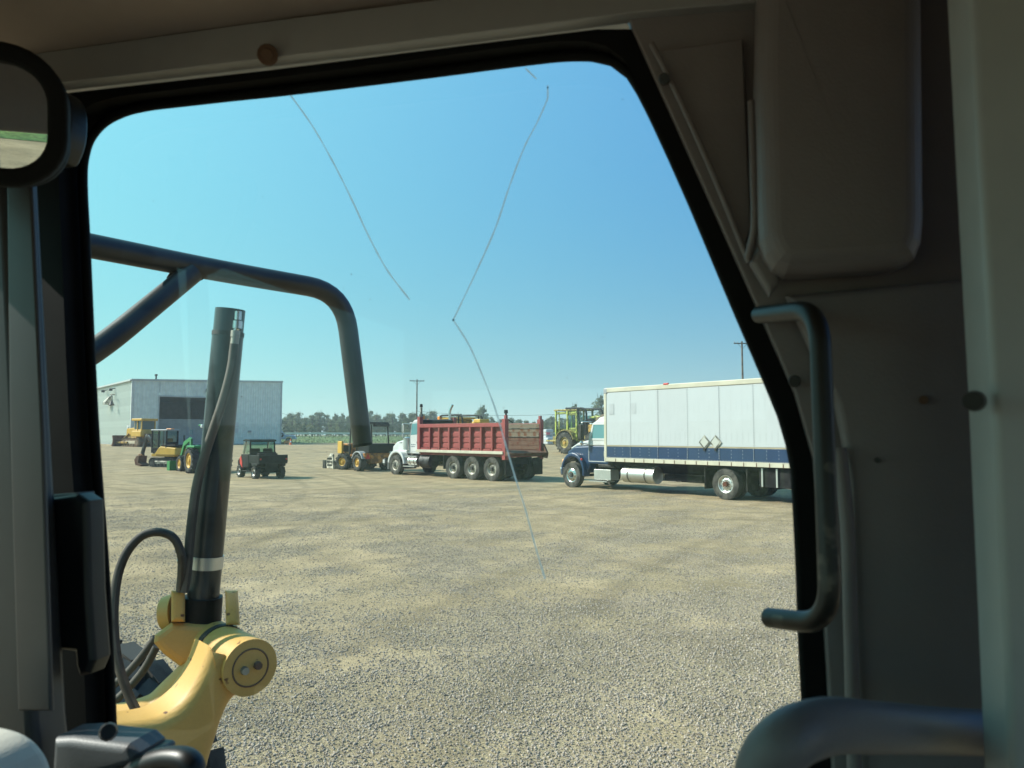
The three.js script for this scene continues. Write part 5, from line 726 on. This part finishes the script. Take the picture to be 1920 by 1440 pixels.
  { // the arm's broad flat side, square to the pin
    const az = axis.clone().negate(), o = pinA.clone().addScaledVector(axis, 0.012), ax = new THREE.Vector3(0, 1, 0).cross(az).normalize(), ay = az.clone().cross(ax).normalize();
    const flat = ([a, b]) => { const r = ray(a, b), rl = new THREE.Vector3(r.dot(U), r.y, r.dot(N)), e = new THREE.Vector3(0, EYE, 0), k = o.clone().sub(e).dot(az) / rl.dot(az), q = e.addScaledVector(rl, k).sub(o); return [q.dot(ax), q.dot(ay)]; };
    const f = new THREE.SplineCurve([[400, 1215], [382, 1262], [352, 1312], [312, 1345], [265, 1358], [190, 1366], [120, 1400]].map((p) => new THREE.Vector2(...flat(p)))).getPoints(24).map((v) => [v.x, v.y]);
    const g2 = new THREE.SplineCurve([[470, 1300], [443, 1312], [426, 1342], [410, 1390], [394, 1446], [372, 1560]].map((p) => new THREE.Vector2(...flat(p)))).getPoints(16).map((v) => [v.x, v.y]);
    const g = prism([...f, ...[[60, 1560]].map(flat), ...g2.reverse()], -0.15, 0, 0.035, [], 8); g.applyMatrix4(new THREE.Matrix4().makeBasis(ax, ay, az).setPosition(o)); mesh('arm_web', toCreasedNormals(clean(g), R(14)), paintY, arm);
  }
  const boss = mesh('pin_boss', [cyl(pinA.toArray(), pinB.toArray(), 0.070, 0.068, 36)], paintY, t);
  const disc = (p, r0, r1, th) => cyl(p.toArray(), p.clone().addScaledVector(axis, th).toArray(), r0, r1, 32);
  mesh('cap_groove', [(() => { const g = new THREE.TorusGeometry(0.046, 0.0022, 8, 40); g.applyQuaternion(new THREE.Quaternion().setFromUnitVectors(new THREE.Vector3(0, 0, 1), axis)); const q = pinA; return g.translate(q.x, q.y, q.z); })()], M.rust, boss);
  { const hx = axis.clone().cross(new THREE.Vector3(0, 1, 0)).normalize(); for (const k of [-1, 1]) { const q = pinA.clone().addScaledVector(hx, k * 0.017).add(new THREE.Vector3(0, 0.003 * k, 0)); mesh('cap_bolt', [cyl(q.clone().addScaledVector(axis, -0.012).toArray(), q.clone().addScaledVector(axis, 0.01).toArray(), 0.0095, 0.0115, 8)], k < 0 ? M.aluDull : M.rust, boss); } }
  mesh('grease_band', [cyl(pinA.clone().lerp(pinB, 0.58).toArray(), pinA.clone().lerp(pinB, 0.66).toArray(), 0.0715, 0.0715, 36)], M.darkSteel, boss);
  // saddle block and yoke
  const blockM = (list, d0, d1, bev = 0.012) => {   // block square to the line of sight of its middle
    const m = list.reduce((q, [a, b]) => [q[0] + a / list.length, q[1] + b / list.length], [0, 0]), o = O3(m[0], m[1], d0), e = new THREE.Vector3(0, EYE, 0), az = e.clone().sub(o).normalize(), ax = new THREE.Vector3(0, 1, 0).cross(az).normalize(), ay = az.clone().cross(ax);
    const g = prism(list.map(([a, b]) => { const q = O3(a, b, d0).sub(e); q.multiplyScalar(o.clone().sub(e).dot(az) / q.dot(az)).add(e).sub(o); return [q.dot(ax), q.dot(ay)]; }), -(d1 - d0), 0, bev, [], 3);
    return g.applyMatrix4(new THREE.Matrix4().makeBasis(ax, ay, az).setPosition(o));
  };
  mesh('saddle', [blockM([[290, 1190], [322, 1166], [446, 1172], [450, 1195], [400, 1240], [338, 1250], [305, 1225], [288, 1205]], 2.06, 2.24, 0.02)], paintY, t);
  mesh('yoke_lug', blockM([[321, 1107], [347, 1107], [347, 1166], [321, 1166]], 2.05, 2.11), paintY, t); mesh('yoke_lug', blockM([[422, 1107], [446, 1107], [450, 1172], [424, 1172]], 2.07, 2.13), paintY, t); mesh('trunnion_cap', (() => { const p = O3(308, 1150, 2.12), q = O3(330, 1147, 2.12); return [cyl(p.toArray(), q.toArray(), 0.045, 0.052, 24)]; })(), paintY, t);
  const cT = O3(432, 580, 2.12), cB = O3(378, 1150, 2.14), cD = cB.clone().sub(cT);
  const lc = mesh('lift_cylinder', [cyl(cT.toArray(), cT.clone().addScaledVector(cD, 0.09).toArray(), 0.041, 0.041, 32), cyl(cT.clone().addScaledVector(cD, 0.09).toArray(), cB.toArray(), 0.0425, 0.043, 32)], cylM, t);
  mesh('weld_ring', [cyl(cT.clone().addScaledVector(cD, 0.075).toArray(), cT.clone().addScaledVector(cD, 0.09).toArray(), 0.044, 0.044, 32)], M.darkSteel, lc);
  mesh('gland', cyl(cT.clone().addScaledVector(cD, 0.945).toArray(), cB.clone().addScaledVector(cD, 0.03).toArray(), 0.052, 0.054, 28), M.black, lc); mesh('rod', cyl(cB.toArray(), O3(340, 1420, 2.16).toArray(), 0.024, 0.024, 16), M.darkSteel, lc);
  mesh('clamp_band', cyl(cT.clone().addScaledVector(cD, 0.812).toArray(), cT.clone().addScaledVector(cD, 0.852).toArray(), 0.0455, 0.0455, 32), M.alu, lc); mesh('band_screw', [cyl(O3(333, 1052, 2.08).toArray(), O3(352, 1050, 2.08).toArray(), 0.006, 0.006, 8)], M.alu, lc);
  const toward = new THREE.Vector3(0, 0, 1);
  const fit = (a, b, c, d, r) => cyl(O3(a, b, 2.065).toArray(), O3(c, d, 2.065).toArray(), r, r, 6);
  mesh('hose_fitting', [fit(447, 584, 446, 600, 0.010), fit(446, 602, 445, 616, 0.0135), fit(444, 616, 442, 622, 0.008)], M.chrome, lc); mesh('hose_crimp', [fit(442, 620, 441, 632, 0.0135), fit(441, 632, 439, 650, 0.012)], M.aluDull, lc);
  mesh('pressure_hose', strand(curve([[440, 645], [434, 690], [420, 745], [400, 805], [382, 860], [369, 910], [361, 965], [356, 1010], [352, 1060], [345, 1110]].map(([a, b]) => O3(a, b, 2.06)), 40), 0.0125, 12), hoseM, lc);
  mesh('return_hose', strand(curve([[338, 1108], [341, 1070], [340, 1040], [325, 1008], [300, 998], [270, 1003], [243, 1028], [224, 1068], [215, 1120], [214, 1180], [221, 1240], [240, 1300], [258, 1338]].map(([a, b], k) => O3(a, b, 2.06 - 0.012 * k)), 60), 0.0115, 12), hoseM, lc);
  mesh('feed_hose', [strand(curve([[292, 1195], [268, 1228], [235, 1265], [196, 1298], [150, 1330]].map(([a, b]) => O3(a, b, 2.25)), 24), 0.0115, 10), strand(curve([[294, 1212], [270, 1255], [235, 1296], [200, 1328], [150, 1375]].map(([a, b]) => O3(a, b, 2.22)), 24), 0.0115, 10)], hoseM, lc);
  // front tyre below
  const wh = (() => { const c = O3(95, 1315, 2.95); const g = new THREE.Group(); g.name = 'front_wheel'; g.position.set(c.x - 0.05, 0.70, c.z - 0.02); g.rotation.y = 0.1; t.add(g); const ty = [lathe([[0.34, -0.17], [0.5, -0.2], [0.63, -0.18], [0.665, -0.12], [0.665, 0.12], [0.63, 0.18], [0.5, 0.2], [0.34, 0.17]], 40).rotateX(Math.PI / 2)]; mesh('tyre', ty, M.tyreDark, g); for (let k = 0; k < 30; k++) for (const z of [-1, 0, 1]) mesh('tread_block', new THREE.BoxGeometry(0.115, 0.04, 0.105).rotateY(0.25 * (z || 1)).translate(0, 0.675, z * 0.122).rotateZ((k + (z ? 0 : 0.5)) / 30 * 2 * Math.PI), M.tyre, g); mesh('rim', lathe([[0.34, -0.17], [0.3, -0.1], [0.001, -0.08]], 24).rotateX(Math.PI / 2), paintY, g); return g; })();
  // black guard tube, brace, frame beam out to the left
  const gt = mesh('guard_tube', bent([O3(-160, 397, 2.12), O3(160, 459, 2.5), O3(400, 506, 2.86), O3(644, 548, 3.25), O3(680, 834, 3.30)], 0.0425, 0.17, 24), tubeM, t);
  mesh('guard_brace', bent([O3(60, 730, 2.36), O3(185, 655, 2.5), O3(362, 510, 2.78)], 0.0405, 0.15, 20), tubeM, gt); mesh('gusset', blockM([[330, 492], [400, 500], [380, 525], [318, 545], [312, 520]], 2.79, 2.81, 0.003), tubeM, gt);
  mesh('tube_cap', cyl(O3(679.6, 832, 3.30).toArray(), O3(680.3, 837, 3.30).toArray(), 0.0435, 0.0435, 24), M.black, gt);
  mesh('frame_post', [cyl(O3(-160, 397, 2.12).toArray(), O3(-160, 1500, 2.12).toArray(), 0.06, 0.06, 12), cyl(O3(60, 730, 2.36).toArray(), O3(-160, 800, 2.15).toArray(), 0.04, 0.04, 12)], tubeM, t);
  mesh('main_beam', (() => { const a = O3(-160, 1450, 2.12), b = O3(120, 1470, 2.0), g = []; g.push(cyl(a.toArray(), b.toArray(), 0.16, 0.16, 4)); return g; })(), paintY, t);
}
renderer.render(scene, camera);
